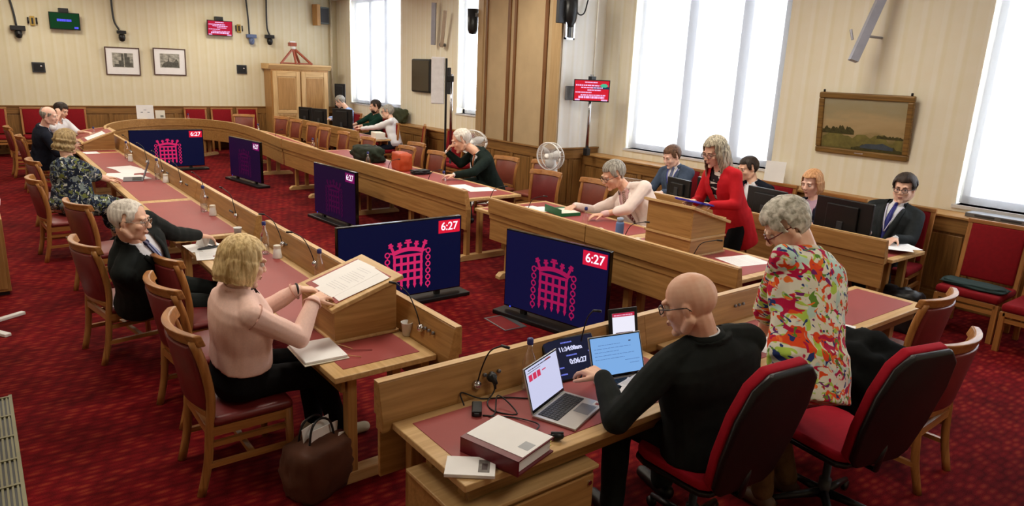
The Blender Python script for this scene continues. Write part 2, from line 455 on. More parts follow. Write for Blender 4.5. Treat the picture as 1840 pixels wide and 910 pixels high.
# ---------------------------------------------------------------- desks
def trestle(r, x, y0, y1, oak=None):
    oak = oak or OAK('z')
    ys = (y0 - 0.13, y0 - 0.33) + ((y1 + 0.14,) if abs(y1 - y0) > 0.6 else ())
    for y in ys:
        MB().cbox((x, y, 0.38), (0.075, 0.06, 0.68)).build('leg', oak, r, bevel=0.006)
    a, b = y0 + 0.02, y1 + 0.02
    MB().prism([(a, 0.0), (a, 0.035), (a - 0.05, 0.075), (b + 0.05, 0.075), (b, 0.035), (b, 0.0)], x - 0.045, x + 0.045, 'x').build('foot_runner', OAKL('y'), r, bevel=0.004)

def desk(label, loc, rz, L, depth, bx=None, tx=None, seams=(), trestles=(), border=0.08, group=None, panel=True, sockets=()):
    """local x along the front; the raised barrier stands at y = 0 and the top runs back to y = -depth"""
    r = empty('committee_desk', loc, rz)
    tag(r, label, 'desk', group)
    b0, b1 = bx or (0, L)
    t0, t1 = tx or (0, L)
    prof = [(0.0, 0.775), (0.0, 0.945), (-0.008, 0.952), (-0.044, 0.952), (-0.052, 0.945), (-0.095, 0.762), (-0.095, 0.70), (-0.02, 0.70), (-0.02, 0.775)]
    cuts = [b0] + list(seams) + [b1]
    for i in range(len(cuts) - 1):
        MB().prism(prof, cuts[i] + (0.003 if i else 0), cuts[i + 1] - (0.003 if i < len(cuts) - 2 else 0), 'x').build('barrier', OAK('x'), r, bevel=0.004)
        MB().box(cuts[i] + 0.0, cuts[i + 1] - 0.0, -0.0505, -0.0035, 0.952, 0.957).build('barrier_cap', OAKL('x'), r)
        if panel:
            MB().box(cuts[i] + 0.004, cuts[i + 1] - 0.004, -0.055, -0.03, 0.44, 0.765).build('front_panel', OAK('x'), r, bevel=0.004)
    MB().box(t0, t1, -depth, -0.096, 0.712, 0.748).build('tabletop', OAKL('x'), r, bevel=0.005)
    MB().box(t0 + border, t1 - border, -depth + border, -0.096 - border * 0.8, 0.748, 0.751).build('leather_inset', LEATHER, r)
    MB().box(t0 + 0.06, t1 - 0.06, -depth + 0.06, -depth + 0.085, 0.62, 0.712).build('apron_rail', OAKD('x'), r)
    for x in trestles:
        trestle(r, x, -0.0, -min(depth, 0.9))
    for x in sockets:
        for dx in (-0.045, 0.0, 0.05):
            MB().lathe([(0.011, 0), (0.011, 0.012), (0.006, 0.014)], 10, M=T(x + dx, -0.078, 0.86) @ RX(pi / 2 - 0.2)).build('audio_socket', GREY, r, smooth=True)
    return r
XL = 2.2     # outer face, left arm
XR = 4.88    # outer face, right arm
NY = 2.89    # outer face, near bench
L90 = -pi / 2
desk('near left arm desk carrying the big lectern and the open white notebook', (XL, 6.68, 0), L90, 3.4, 0.76, bx=(0, 3.4), tx=(0.0, 3.27), trestles=(0.35, 3.15), sockets=(0.6, 1.7, 3.15), border=0.09)
desk('left arm desk with a glass bottle and cup, beyond the seated man in black suit', (XL, 9.2, 0), L90, 2.2, 0.78, bx=(0, 2.27), tx=(0.0, 2.1), trestles=(0.3, 1.9), sockets=(0.5, 1.5))
desk('long left arm desk with the open laptop in front of the woman in floral dress', (XL, 14.35, 0), L90, 5.14, 0.78, trestles=(0.3, 2.6, 4.8), sockets=(0.8, 2.2, 3.6, 4.7))
desk('far left arm desk carrying the small lectern beside the bald man', (XL, 16.4, 0), L90, 2.04, 0.78, bx=(0.0, 2.04), trestles=(0.3, 1.8))
desk('near bench desk carrying two laptops and the maroon ring binder', (1.42, NY, 0), 0, 1.85, 0.75, bx=(0, 1.9), tx=(0.05, 1.84), trestles=(0.16,), sockets=(0.66,), panel=True)
desk('right near bench desk with pink-red top where the person in floral shirt stands', (3.32, NY, 0), 0, 2.7, 0.70, bx=(0, 1.95), tx=(0.1, 2.7), trestles=(0.3, 2.4), sockets=(1.0,))
desk('near right arm desk carrying the tall plain lectern', (XR, 3.22, 0), pi / 2, 1.84, 1.28, bx=(0.0, 1.835), tx=(0.2, 1.835), trestles=(1.3,))
desk('right arm desk with a green folder beside the man in cream jacket', (XR, 5.06, 0), pi / 2, 1.72, 1.28, bx=(0.005, 1.72), tx=(0.0, 2.15), trestles=(1.45,))
desk('long right arm desk with a green bag and an orange bag on it', (XR, 7.3, 0), pi / 2, 6.6, 1.28, bx=(0.0, 6.6), tx=(0.45, 6.3), trestles=(0.12, 1.6, 3.4, 5.2, 6.2))
# staff desks by the windows
desk('near staff desk by the window with the wide black monitor', (7.2, 3.1, 0), pi / 2, 1.6, 0.85, tx=(-0.05, 1.6), trestles=(0.1,))
desk('staff desk behind the woman in red blazer', (7.2, 4.72, 0), pi / 2, 2.5, 0.85, trestles=(0.2, 2.3))
desk('far staff desk in front of the wardrobe with small black monitors', (7.15, 15.3, 0), pi / 2, 4.6, 0.85, tx=(-0.1, 4.6), trestles=(0.2, 2.2, 4.4))

# curved end of the horseshoe
def spline(pts, n):
    out = []
    P_ = [Vector(p) for p in pts]
    P_ = [P_[0] * 2 - P_[1]] + P_ + [P_[-1] * 2 - P_[-2]]
    for i in range(1, len(P_) - 2):
        for k in range(n):
            t = k / n
            a, b, c, d = P_[i - 1], P_[i], P_[i + 1], P_[i + 2]
            out.append(0.5 * ((2 * b) + (-a + c) * t + (2 * a - 5 * b + 4 * c - d) * t * t + (-a + 3 * b - 3 * c + d) * t ** 3))
    out.append(P_[-2])
    return out
path = spline([(2.2, 16.42), (2.35, 17.6), (2.85, 18.75), (3.6, 19.35), (4.45, 19.3), (4.98, 18.4), (5.1, 17.1), (5.02, 15.6), (4.88, 14.0)], 8)
path = [Vector((p.x, p.y, 0)) for p in path]
def sweep(prof, sub=None):
    ps = path if sub is None else path[sub[0]:sub[1]]
    vs = []; fs = []; n = len(prof)
    for i, p in enumerate(ps):
        j = path.index(p)
        t = (path[min(j + 1, len(path) - 1)] - path[max(j - 1, 0)]).normalized()
        nrm = Vector((-t.y, t.x, 0))       # to the outside of the horseshoe
        for o, z in prof:
            vs.append(p + nrm * o + Vector((0, 0, z)))
    for i in range(len(ps) - 1):
        for k in range(n):
            fs.append((i * n + k, i * n + (k + 1) % n, (i + 1) * n + (k + 1) % n, (i + 1) * n + k))
    fs.append(tuple(range(n))); fs.append(tuple((len(ps) - 1) * n + k for k in range(n)))
    m = MB(); m.v = [tuple(v) for v in vs]; m.f = fs
    return m
r = empty('curved_desk', (0, 0, 0))
tag(r, 'curved oak desk closing the far end of the horseshoe, cards propped on it', 'desk')
sweep([(0, 0.775), (0, 0.945), (0.008, 0.952), (0.044, 0.952), (0.052, 0.945), (0.095, 0.762), (0.095, 0.7), (0.02, 0.7), (0.02, 0.775)]).build('barrier', OAK('x'), r)
sweep([(0.0035, 0.952), (0.0035, 0.957), (0.0505, 0.957), (0.0505, 0.952)]).build('barrier_cap', OAKL('x'), r)
sweep([(0.03, 0.44), (0.03, 0.765), (0.055, 0.765), (0.055, 0.44)]).build('front_panel', OAK('x'), r)
sweep([(0.096, 0.712), (0.096, 0.748), (0.78, 0.748), (0.78, 0.712)]).build('tabletop', OAKL('x'), r)
sweep([(0.16, 0.748), (0.16, 0.751), (0.7, 0.751), (0.7, 0.748)]).build('leather_inset', LEATHER, r)
for j in (3, 14, 24, 34, 46, 56):
    p = path[j]; t = (path[min(j + 1, len(path) - 1)] - path[j - 1]).normalized(); nr = Vector((-t.y, t.x, 0))
    for o in (0.14, 0.34):
        q = p + nr * o
        MB().cbox((q.x, q.y, 0.37), (0.07, 0.07, 0.68)).build('leg', OAK('z'), r)
    a = atan2(nr.y, nr.x)
    MB().prism([(-0.02, 0), (-0.02, 0.035), (0.04, 0.075), (0.6, 0.075), (0.66, 0.035), (0.66, 0)], -0.045, 0.045, 'y', M=T(p.x, p.y, 0) @ RZ(a)).build('foot_runner', OAKL('x'), r)

# drawer pedestal under the near bench
r = empty('drawer_pedestal', (1.85, 2.4, 0)); tag(r, 'oak drawer pedestal under the near bench desk', 'drawers')
MB().box(-0.40, 0.385, -0.26, 0.2, 0.02, 0.585).build('body', OAK('x'), r, bevel=0.006)
MB().box(-0.41, 0.395, -0.285, 0.2, 0.585, 0.605).build('top_board', OAKL('x'), r, bevel=0.004)
MB().box(-0.38, 0.37, -0.28, -0.26, 0.32, 0.56).build('drawer', OAK('x'), r, bevel=0.006)
MB().box(-0.38, 0.37, -0.28, -0.26, 0.05, 0.30).build('drawer', OAK('x'), r, bevel=0.006)
MB().lathe([(0.012, 0), (0.012, 0.008)], 12, M=T(0.34, -0.28, 0.52) @ RX(pi / 2)).build('lock', CHROME, r)

# ---------------------------------------------------------------- chairs
def make_chair(leather, name='wooden_armless_chair'):
    r = empty('committee_chair')
    # local: faces +y, seat centre at origin, floor at z 0
    for s in (-1, 1):
        MB().tube([(s * 0.215, 0.21, 0.0), (s * 0.215, 0.205, 0.43)], [0.021, 0.026], 8).build('leg', CHW('z'), r, smooth=True)
        pts = [(s * 0.2, -0.29, 0.0), (s * 0.205, -0.245, 0.2), (s * 0.21, -0.225, 0.42), (s * 0.215, -0.24, 0.6), (s * 0.22, -0.275, 0.8), (s * 0.225, -0.325, 0.985)]
        pts = pts[:3] + [(pts[3][0], pts[3][1] + 0.03, pts[3][2]), (pts[4][0], pts[4][1] + 0.04, pts[4][2]), (pts[5][0], pts[5][1] + 0.045, pts[5][2] - 0.02)]
        MB().tube([Vector(p) for p in spline(pts, 3)], 0.025, 8, flat=0.8).build('back_leg', CHW('z'), r, smooth=True)
        MB().box(s * 0.21 - 0.012, s * 0.21 + 0.012, -0.24, 0.2, 0.17, 0.2).build('stretcher', CHW('y'), r)
        MB().box(s * 0.21 - 0.012, s * 0.21 + 0.012, -0.24, 0.2, 0.3, 0.33).build('stretcher', CHW('y'), r)
        MB().box(s * 0.212 - 0.014, s * 0.212 + 0.014, -0.22, 0.22, 0.37, 0.425).build('seat_rail', CHW('y'), r)
    MB().box(-0.2, 0.2, 0.19, 0.22, 0.37, 0.425).build('seat_rail', CHW('x'), r)
    MB().box(-0.2, 0.2, -0.24, -0.215, 0.37, 0.425).build('seat_rail', CHW('x'), r)
    MB().box(-0.2, 0.2, -0.02, 0.01, 0.17, 0.2).build('stretcher', CHW('x'), r)
    s = MB(); s.box(-0.235, 0.235, -0.215, 0.235, 0.42, 0.485)
    s.build('seat', leather, r, smooth=True, bevel=0.03, seg=3)
    # curved back pad and top rail
    def arc(z0, z1, y0, y1, th, wid, bow, n=10):
        m = MB(); vs = []; fs = []
        for i in range(n + 1):
            u = -1 + 2 * i / n
            b = bow * (u * u)
            x = u * wid
            vs += [(x, y0 + b, z0), (x, y1 + b, z1), (x, y1 + b - th, z1), (x, y0 + b - th, z0)]
        for i in range(n):
            a = i * 4
            for k in range(4):
                fs.append((a + k, a + (k + 1) % 4, a + 4 + (k + 1) % 4, a + 4 + k))
        fs += [(0, 1, 2, 3), (n * 4, n * 4 + 1, n * 4 + 2, n * 4 + 3)]
        m.v = vs; m.f = fs
        return m
    arc(0.53, 0.93, -0.245, -0.312, 0.045, 0.212, 0.05).build('backrest', leather, r, smooth=True, bevel=0.012)
    arc(0.93, 1.0, -0.302, -0.325, 0.045, 0.248, 0.085).build('top_rail', CHW('x'), r, smooth=False, bevel=0.008)
    arc(0.49, 0.53, -0.24, -0.245, 0.035, 0.21, 0.035).build('lower_rail', CHW('x'), r, bevel=0.005)
    return r
chair_red = make_chair(CHAIR_LEATHER)
chair_brown = make_chair(BROWN_LEATHER)
first = {'r': True, 'b': True}
def chair(kind, x, y, deg, label, group=None, z=0, sc=1.0):
    src = chair_red if kind == 'r' else chair_brown
    if first[kind]:
        first[kind] = False; o = src; o.location = (x, y, z); o.rotation_euler = (0, 0, radians(deg)); o['label'] = label
        if group: o['group'] = group
    else:
        o = dup(src, (x, y, z), radians(deg), label, group)
    o['category'] = 'chair'; o.scale = (sc * 1.17, sc * 1.05, sc)
    return o
# facing +x means rotation -90
GL = 'oak and leather chairs along the left arm'
GR = 'oak and leather chairs along the right arm'
chair('r', 1.10, 4.08, -90, 'oak chair with red leather seat under the woman in pink jacket', GL)
chair('r', 1.17, 4.98, -84, 'empty oak chair with curved light top rail, directly behind the woman in pink jacket', GL)
chair('r', 1.34, 5.70, -84, 'empty oak chair pushed in between the man in black suit and the woman in pink', GL)
chair('r', 0.88, 6.42, -80, 'oak chair the man in black suit sits on', GL)
chair('r', 1.02, 8.25, -75, 'empty oak chair between the man in black suit and the woman in floral dress', GL)
chair('r', 0.80, 10.0, -86, 'oak chair under the woman in floral dress', GL)
chair('r', 0.90, 11.75, -84, 'oak chair just beyond the woman in floral dress', GL)
chair('r', 0.95, 15.2, -88, 'oak chair under the bald man in navy suit', GL)
chair('r', 0.85, 17.1, -88, 'leftmost oak chair at the far end of the left arm', GL)
chair('b', 6.75, 7.15, 90, 'wood-framed leather chair right behind the man in cream jacket', GR)
chair('r', 6.65, 8.05, 104, 'chair with red leather back between the white-haired man and the white fan', GR)
chair('b', 7.15, 9.75, 100, 'chair under the white-haired man in dark green suit', GR)
chair('b', 7.45, 9.05, 100, 'small chair back against the panelled pier behind the red leather chair', GR)
chair('b', 6.35, 10.85, 90, 'brown leather chair tucked in just left of the white-haired man', GR)
chair('b', 6.25, 11.75, 92, 'brown leather chair in the front row nearest the orange bag', GR)
chair('b', 6.75, 12.25, 95, 'brown leather chair standing in a second row behind the orange bag', GR)
chair('b', 6.3, 13.5, 92, 'brown leather chair behind the dark green bag', GR)
chair('b', 6.3, 14.75, 88, 'brown leather chair with a light patch on its rail, left of the green bag', GR)
chair('b', 6.3, 15.8, 90, 'brown leather chair at the right arm beside a glass bottle', GR)
chair('b', 6.5, 17.0, 95, 'second chair back from the far staff desk barrier end', GR)
chair('b', 6.5, 18.1, 98, 'chair back in front of the wardrobe base, right of two', GR)
chair('b', 6.5, 19.1, 110, 'chair back in front of the wardrobe base, left of two', GR)
chair('b', 5.9, 19.9, 150, 'chair facing the curve of the horseshoe with a light top rail corner', GR)
# near right, curved rails toward the camera
chair('r', 5.50, 2.22, 2, 'oak chair with light curved rail at the right end of the near bench', None)
chair('r', 4.64, 1.76, 2, 'oak chair with light curved rail behind the right swivel chair', None)

def make_wall_chair():
    r = empty('upholstered_side_chair')
    for s in (-1, 1):
        MB().box(s * 0.27 - 0.025, s * 0.27 + 0.025, 0.22, 0.27, 0, 0.40).build('leg', CHW('z'), r, bevel=0.004)
        m = MB().prism([(-0.33, 0), (-0.28, 0), (-0.24, 0.42), (-0.33, 1.12), (-0.375, 1.12), (-0.29, 0.42)], s * 0.27 - 0.022, s * 0.27 + 0.022, 'x')
        m.build('back_leg', CHW('z'), r, bevel=0.004)
        MB().box(s * 0.27 - 0.012, s * 0.27 + 0.012, -0.27, 0.22, 0.24, 0.28).build('stretcher', CHW('y'), r)
    MB().box(-0.27, 0.27, 0.24, 0.265, 0.30, 0.34).build('stretcher', CHW('x'), r)
    MB().box(-0.27, 0.27, -0.28, 0.27, 0.36, 0.41).build('seat_frame', CHW('x'), r, bevel=0.004)
    MB().box(-0.29, 0.29, -0.27, 0.29, 0.41, 0.49).build('seat', REDFAB, r, smooth=True, bevel=0.03, seg=3)
    M = T(0, -0.265, 0.49) @ RX(radians(7.5))
    MB().box(-0.25, 0.25, -0.035, 0.035, 0.02, 0.60, M).build('backrest', REDFAB, r, smooth=True, bevel=0.02)
    MB().box(-0.3, 0.3, -0.035, 0.025, 0.60, 0.645, M).build('top_rail', CHW('x'), r, bevel=0.006)
    return r
wc = make_wall_chair(); used = [False]
def wall_chair(x, y, deg, label, group):
    if not used[0]:
        used[0] = True; o = wc; o.location = (x, y, 0); o.rotation_euler = (0, 0, radians(deg)); o['label'] = label; o['group'] = group
    else: o = dup(wc, (x, y, 0), radians(deg), label, group)
    o['category'] = 'chair'
    return o
GW = 'red upholstered chairs along the back wall'
for x, lb in ((-0.25, 'red upholstered chair at the back wall, cut by the left edge of the photo'), (0.4, 'red upholstered chair at the back wall, second from the left edge'),
              (1.25, 'red upholstered chair at the back wall behind the bald man in navy'), (2.05, 'red upholstered chair at the back wall behind the man in white shirt'),
              (4.95, 'red upholstered chair at the back wall, left of the three by the wardrobe'), (5.65, 'red upholstered chair at the back wall, middle of the three by the wardrobe'),
              (6.35, 'red upholstered chair at the back wall right against the wardrobe')):
    wall_chair(x, 20.55, 180, lb, GW)
GN = 'red upholstered chairs along the window wall'
wall_chair(8.10, 2.52, 92, 'red upholstered chair at the window wall with a dark folded jacket on it', GN)
wall_chair(7.95, 1.86, 90, 'red upholstered chair at the right edge of the photo', GN)
wall_chair(8.42, 6.9, 90, 'red backed chair under the man in blue-grey suit', GN)
wall_chair(8.35, 5.3, 90, 'red chair hidden behind the woman in red blazer', GN)
wall_chair(8.2, 4.3, 90, 'red chair under the fair-haired woman behind the wide monitor', GN)
wall_chair(8.28, 3.5, 97, 'red chair under the man in dark suit at the papers by the near staff desk', GN)
wall_chair(8.3, 12.55, 90, 'red chair right of the tall black screen pole', GN)
wall_chair(8.35, 13.35, 100, 'red chair standing behind the tall black screen pole', GN)
wall_chair(8.35, 14.9, 60, 'red chair seen edge-on between the white shirted man and the screen pole', GN)
wall_chair(7.9, 15.55, 90, 'red chair under the man in white long-sleeved shirt', GN)
wall_chair(8.5, 17.2, 90, 'red chair under the bearded man in green', GN)
wall_chair(8.5, 18.9, 90, 'pinkish red chair between the bearded man and the man in light blue shirt', GN)

def make_swivel():
    r = empty('swivel_chair')
    for k in range(5):
        a = 2 * pi * k / 5 + 0.3
        MB().tube([(0.03 * cos(a), 0.03 * sin(a), 0.11), (0.31 * cos(a), 0.31 * sin(a), 0.075)], [0.028, 0.016], 8).build('base_arm', BLACK, r, smooth=True)
        MB().lathe([(0.0, -0.012), (0.032, -0.012), (0.032, 0.012), (0.0, 0.012)], 14, M=T(0.31 * cos(a), 0.31 * sin(a), 0.033) @ RZ(a) @ RX(pi / 2)).build('castor', BLACK, r, smooth=True)
    MB().lathe([(0.035, 0.08), (0.035, 0.2), (0.022, 0.2), (0.022, 0.42)], 14).build('gas_column', DARKGREY, r, smooth=True)
    MB().box(-0.12, 0.12, -0.14, 0.12, 0.40, 0.44).build('mechanism', BLACK, r, bevel=0.01)
    MB().tube([(0.1, -0.05, 0.42), (0.26, -0.08, 0.41), (0.3, -0.09, 0.42)], 0.008, 8).build('lever', CHROME, r, smooth=True)
    poly = []
    def seatpoly(sx, sy, yo):
        return [(sx * (1 - 0.12 * (y < 0)) * x, yo + sy * y) for x, y in [(-0.75, -1), (0.75, -1), (0.93, -0.85), (1, -0.5), (1, 0.55), (0.93, 0.85), (0.7, 1), (-0.7, 1), (-0.93, 0.85), (-1, 0.55), (-1, -0.5), (-0.93, -0.85)]]
    MB().prism(seatpoly(0.265, 0.255, 0.0), 0.44, 0.47, 'z').build('seat_shell', BLACK, r, bevel=0.01)
    MB().prism(seatpoly(0.26, 0.25, 0.0), 0.47, 0.53, 'z').build('seat', REDSW, r, smooth=True, bevel=0.02, seg=3)
    MB().tube([(0, -0.1, 0.42), (0, -0.3, 0.43), (0, -0.33, 0.62)], 0.025, 8, flat=0.5).build('back_bracket', BLACK, r, smooth=True)
    bp = [(-0.16, -0.06), (0.16, -0.06), (0.215, 0.0), (0.25, 0.2), (0.255, 0.44), (0.22, 0.61), (0.14, 0.69), (-0.14, 0.69), (-0.22, 0.61), (-0.255, 0.44), (-0.25, 0.2), (-0.215, 0.0)]
    M = T(0, -0.245, 0.54) @ RX(radians(15))
    MB().prism(bp, -0.035, -0.075, 'y', M=M).build('back_shell', BLACK, r, smooth=True, bevel=0.025, seg=3)
    MB().prism(bp, 0.015, -0.036, 'y', M=M).build('backrest', REDSW, r, smooth=True, bevel=0.012)
    return r
sw = make_swivel(); sw.location = (2.88, 2.0, 0); sw.rotation_euler = (0, 0, radians(-6)); tag(sw, 'black swivel chair with red edge behind the bald man', 'office chair', 'swivel chairs at the near bench')
sw2 = dup(sw, (3.76, 1.72, 0), radians(-14), 'empty black swivel chair with bright red seat behind the standing person')
# ---------------------------------------------------------------- lettering and small builders
def text_obj(s, size, mat, parent, M, name='lettering', ax='CENTER', depth=0.0006, bold=0.0):
    cu = bpy.data.curves.new('txt', 'FONT'); cu.body = s; cu.size = size; cu.align_x = ax; cu.align_y = 'CENTER'; cu.extrude = depth; cu.offset = bold
    cu.resolution_u = 3
    t = bpy.data.objects.new('txt', cu); COL.objects.link(t)
    dg = bpy.context.evaluated_depsgraph_get()
    me = bpy.data.meshes.new_from_object(t.evaluated_get(dg))
    bpy.data.objects.remove(t)
    me.transform(M); me.materials.clear(); me.materials.append(mat)
    o = bpy.data.objects.new(name, me); COL.objects.link(o); o.parent = parent
    return o
UP = RX(pi / 2)          # text plane (x, y) -> (x, z), facing -y
def stripes_text(m, x0, x1, z, h, seed, M=None, y=-0.001):
    """tiny unreadable lines of writing as short word bars"""
    rnd = random.Random(seed); x = x0
    while x < x1 - 0.004:
        w = min(rnd.uniform(0.012, 0.045) * (x1 - x0) / 0.3, x1 - x)
        m.box(x, x + w, y - 0.0006, y, z - h / 2, z + h / 2, M); x += w + 0.006 * (x1 - x0) / 0.3
    return m

def emblem(parent, cxp, cz, H, mat, y):
    """crowned portcullis with chains, flat on the screen"""
    m = MB(); k = H
    def bar(xa, za, xb, zb, w):
        a = Vector((xa, 0, za)); b = Vector((xb, 0, zb)); d = (b - a).normalized(); n = Vector((-d.z, 0, d.x)) * (w / 2)
        q = [a - n, b - n, b + n, a + n]
        m.prism([(cxp + p.x * k, cz + p.z * k) for p in q], y, y - 0.0015, 'y')
    for i in range(5):
        x = -0.27 + 0.135 * i
        bar(x, -0.42, x, 0.14, 0.048)
        m.prism([(cxp + (x - 0.035) * k, cz - 0.42 * k), (cxp + x * k, cz - 0.5 * k), (cxp + (x + 0.035) * k, cz - 0.42 * k)], y, y - 0.0015, 'y')
    for i in range(4):
        z = 0.12 - 0.145 * i
        bar(-0.30, z, 0.30, z, 0.05)
    # crown
    n = 8
    f = lambda u: 0.24 - 0.06 * (u / 0.3) ** 2
    for i in range(n):
        a0 = -0.31 + 0.62 * i / n; a1 = a0 + 0.62 / n
        bar(a0, f(a0), a1 + 0.006, f(a1), 0.075)
    for x, tx, h in ((-0.29, -0.36, 0.36), (-0.15, -0.175, 0.365), (0, 0, 0.405), (0.15, 0.175, 0.365), (0.29, 0.36, 0.36)):
        bar(x, 0.21, tx, h, 0.05)
        dx, dz = (tx - x), (h - 0.21); L = sqrt(dx * dx + dz * dz); ux, uz = dx / L, dz / L
        wv = 0.075 if abs(x) < 0.05 else 0.05
        for o_, ww in ((0.045, wv), (0.005, wv * 0.7)):
            px, pz = tx - ux * o_, h - uz * o_
            bar(px - uz * ww, pz + ux * ww, px + uz * ww, pz - ux * ww, 0.03)
    # chains
    for s in (-1, 1):
        bar(s * 0.28, 0.17, s * 0.36, 0.2, 0.03)
        for i in range(6):
            cxx, czz = s * 0.41, 0.17 - i * 0.125
            for q in range(8):
                a, b = 2 * pi * q / 8, 2 * pi * (q + 1) / 8
                bar(cxx + 0.045 * cos(a), czz + 0.045 * sin(a), cxx + 0.045 * cos(b), czz + 0.045 * sin(b), 0.022)
            bar(cxx, czz - 0.045, cxx, czz - 0.08, 0.022)
    return m.build('portcullis_emblem', mat, parent)

def tv(label, loc, rz, w, col, emcol, emst, boxcol, boxst, group='large floor-standing screens inside the horseshoe', h=0.82, ecx=0.0):
    r = empty('floor_screen', loc, rz); tag(r, label, 'screen', group)
    MB().box(-w / 2, w / 2, -0.02, 0.035, 0.085, 0.085 + h).build('casing', BLACKG, r, bevel=0.006)
    MB().box(-w / 2 + 0.012, w / 2 - 0.012, -0.023, -0.02, 0.10, 0.085 + h - 0.012).build('display', col, r)
    MB().box(-w / 2 - 0.07, w / 2 + 0.07, -0.12, 0.13, 0.0, 0.045).build('stand_base', BLACK, r, bevel=0.01)
    for s in (-1, 1):
        MB().box(s * w * 0.3 - 0.03, s * w * 0.3 + 0.03, -0.015, 0.03, 0.04, 0.1).build('stand_foot', BLACK, r)
    MB().box(-0.3, 0.3, 0.035, 0.06, 0.25, 0.7).build('rear_housing', BLACK, r, bevel=0.01)
    emblem(r, ecx, 0.085 + h * 0.46, h * 0.72, emis('emblem_' + emcol[0], emcol[1], emst), -0.0235)
    bw, bh = 0.27, 0.14
    x1 = w / 2 - 0.025; z1 = 0.085 + h - 0.035
    MB().box(x1 - bw, x1, -0.0245, -0.023, z1 - bh, z1).build('clock_box', emis('clockred_' + emcol[0], boxcol, boxst), r)
    text_obj('6:27', 0.125, emis('clock_white', (255, 240, 255), 1.1), r, T(x1 - bw / 2, -0.0255, z1 - bh / 2) @ UP, 'clock_digits', bold=0.0018)
    MB().lathe([(0.008, 0), (0.008, 0.003)], 8, M=T(-w / 2 + 0.09, -0.023, 0.093) @ RX(pi / 2)).build('standby_light', emis('standby_blue', (60, 80, 255), 1.5), r)
    return r
NAVY = emis('screen_navy', (7, 14, 52), 0.75)
NAVY2 = emis('screen_navy_oblique', (16, 18, 62), 0.7)  # seen at an angle: viewing-angle dimming is put into the colour
PURP = emis('screen_oblique_dimmed', (26, 8, 48), 0.7)  # most oblique screens: loss of brightness at that angle painted into the display
tv('large screen with crowned portcullis and 6:27 clock, behind the big lectern', (3.42, 6.27, 0), 0, 1.45, NAVY, ('bright', (206, 38, 96)), 1.0, (220, 24, 52), 1.0, ecx=0.06)
tv('large screen with crowned portcullis in front of the cream jacketed man, nearest the right', (4.35, 4.89, 0), radians(-77.8), 1.25, NAVY2, ('mid', (180, 24, 88)), 0.75, (214, 24, 60), 0.95)
tv('oblique dark blue screen in front of the long right arm desk', (4.40, 10.23, 0), radians(-85.2), 1.33, PURP, ('dim', (74, 6, 62)), 0.6, (150, 20, 110), 0.6)  # emblem and clock colours darkened likewise for the oblique view
tv('dark screen farthest along the right arm, near the curve', (4.36, 14.6, 0), radians(-81.7), 1.38, PURP, ('dim', (74, 6, 62)), 0.6, (150, 20, 110), 0.6)
tv('screen with crowned portcullis at the far curve of the horseshoe', (3.38, 16.9, 0), 0, 1.5, NAVY, ('bright', (216, 40, 100)), 1.0, (220, 24, 52), 1.0)
# flat soundbars / spare screens lying behind the barriers
r = empty('folded_screen', (2.52, 8.9, 0), L90); tag(r, 'low dark grey floor unit lying beside the left arm barrier', 'floor unit')
MB().box(-1.0, 1.0, -0.05, 0.1, 0.0, 0.35).build('body', DARKGREY, r, bevel=0.01)
MB().box(-1.02, 1.02, -0.07, 0.12, 0.35, 0.38).build('lid', BLACK, r, bevel=0.005)

# wall screens ------------------------------------------------
def wall_screen(label, loc, rz, w, h, col, rows, tilt=8, rowmat=None, bracket='up', group='small information screens'):
    r = empty('wall_screen', loc, rz); tag(r, label, 'screen', group)
    M = RX(radians(-tilt))
    M = T(0, 0, 0) @ RX(radians(tilt))
    MB().box(-w / 2, w / 2, -0.03, 0.02, -h / 2, h / 2, M).build('casing', BLACK, r, bevel=0.004)
    MB().box(-w / 2 + 0.015, w / 2 - 0.015, -0.032, -0.03, -h / 2 + 0.02, h / 2 - 0.015, M).build('display', col, r)
    m = MB()
    for i, (a, b, z, hh) in enumerate(rows):
        stripes_text(m, a * w, b * w, z * h, hh * h, i + 3, M, -0.033)
    m.build('screen_writing', rowmat or emis('screen_text', (250, 200, 250), 1.0), r)
    if bracket == 'up':
        MB().box(-0.1, 0.1, -0.02, 0.14, h / 2 + 0.0, h / 2 + 0.1, None).build('wall_bracket', BLACK, r, bevel=0.005)
    return r
rows_red = [(-0.2, 0.15, 0.38, 0.05), (-0.45, 0.2, 0.24, 0.06), (-0.3, 0.3, 0.14, 0.05), (-0.12, 0.25, 0.03, 0.05), (-0.45, 0.0, -0.08, 0.05), (-0.3, 0.4, -0.2, 0.05), (-0.36, 0.36, -0.3, 0.1), (-0.45, -0.32, -0.42, 0.07), (0.28, 0.45, -0.42, 0.07)]
r = wall_screen('small green screen high on the back wall at the left', (2.1, 20.85, 3.2), 0, 0.64, 0.40, emis('screen_green', (10, 66, 30), 0.8), [(-0.25, 0.22, 0.05, 0.14), (0.3, 0.44, -0.36, 0.12)], rowmat=emis('screen_text_blue', (96, 90, 255), 1.1))
wall_screen('small red and purple screen high on the back wall', (5.73, 20.85, 3.28), 0, 0.66, 0.40, emis('screen_red', (196, 22, 58), 0.9), rows_red)
r = wall_screen('red information screen on the pole between pier and window', (8.6, 9.0, 2.19), radians(-38), 0.62, 0.37, emis('screen_red2', (214, 28, 48), 1.0), rows_red, tilt=2, bracket=None)
MB().box(0.02, 0.3, -0.0345, -0.0325, 0.03, 0.17).build('screen_corner', emis('screen_teal', (40, 60, 90), 0.8), r)
MB().prism([(0.13, 0.09), (0.18, 0.12), (0.24, 0.12), (0.28, 0.09), (0.24, 0.06), (0.18, 0.06)], -0.035, -0.0365, 'y').build('screen_badge', emis('screen_green2', (70, 190, 150), 1.0), r)
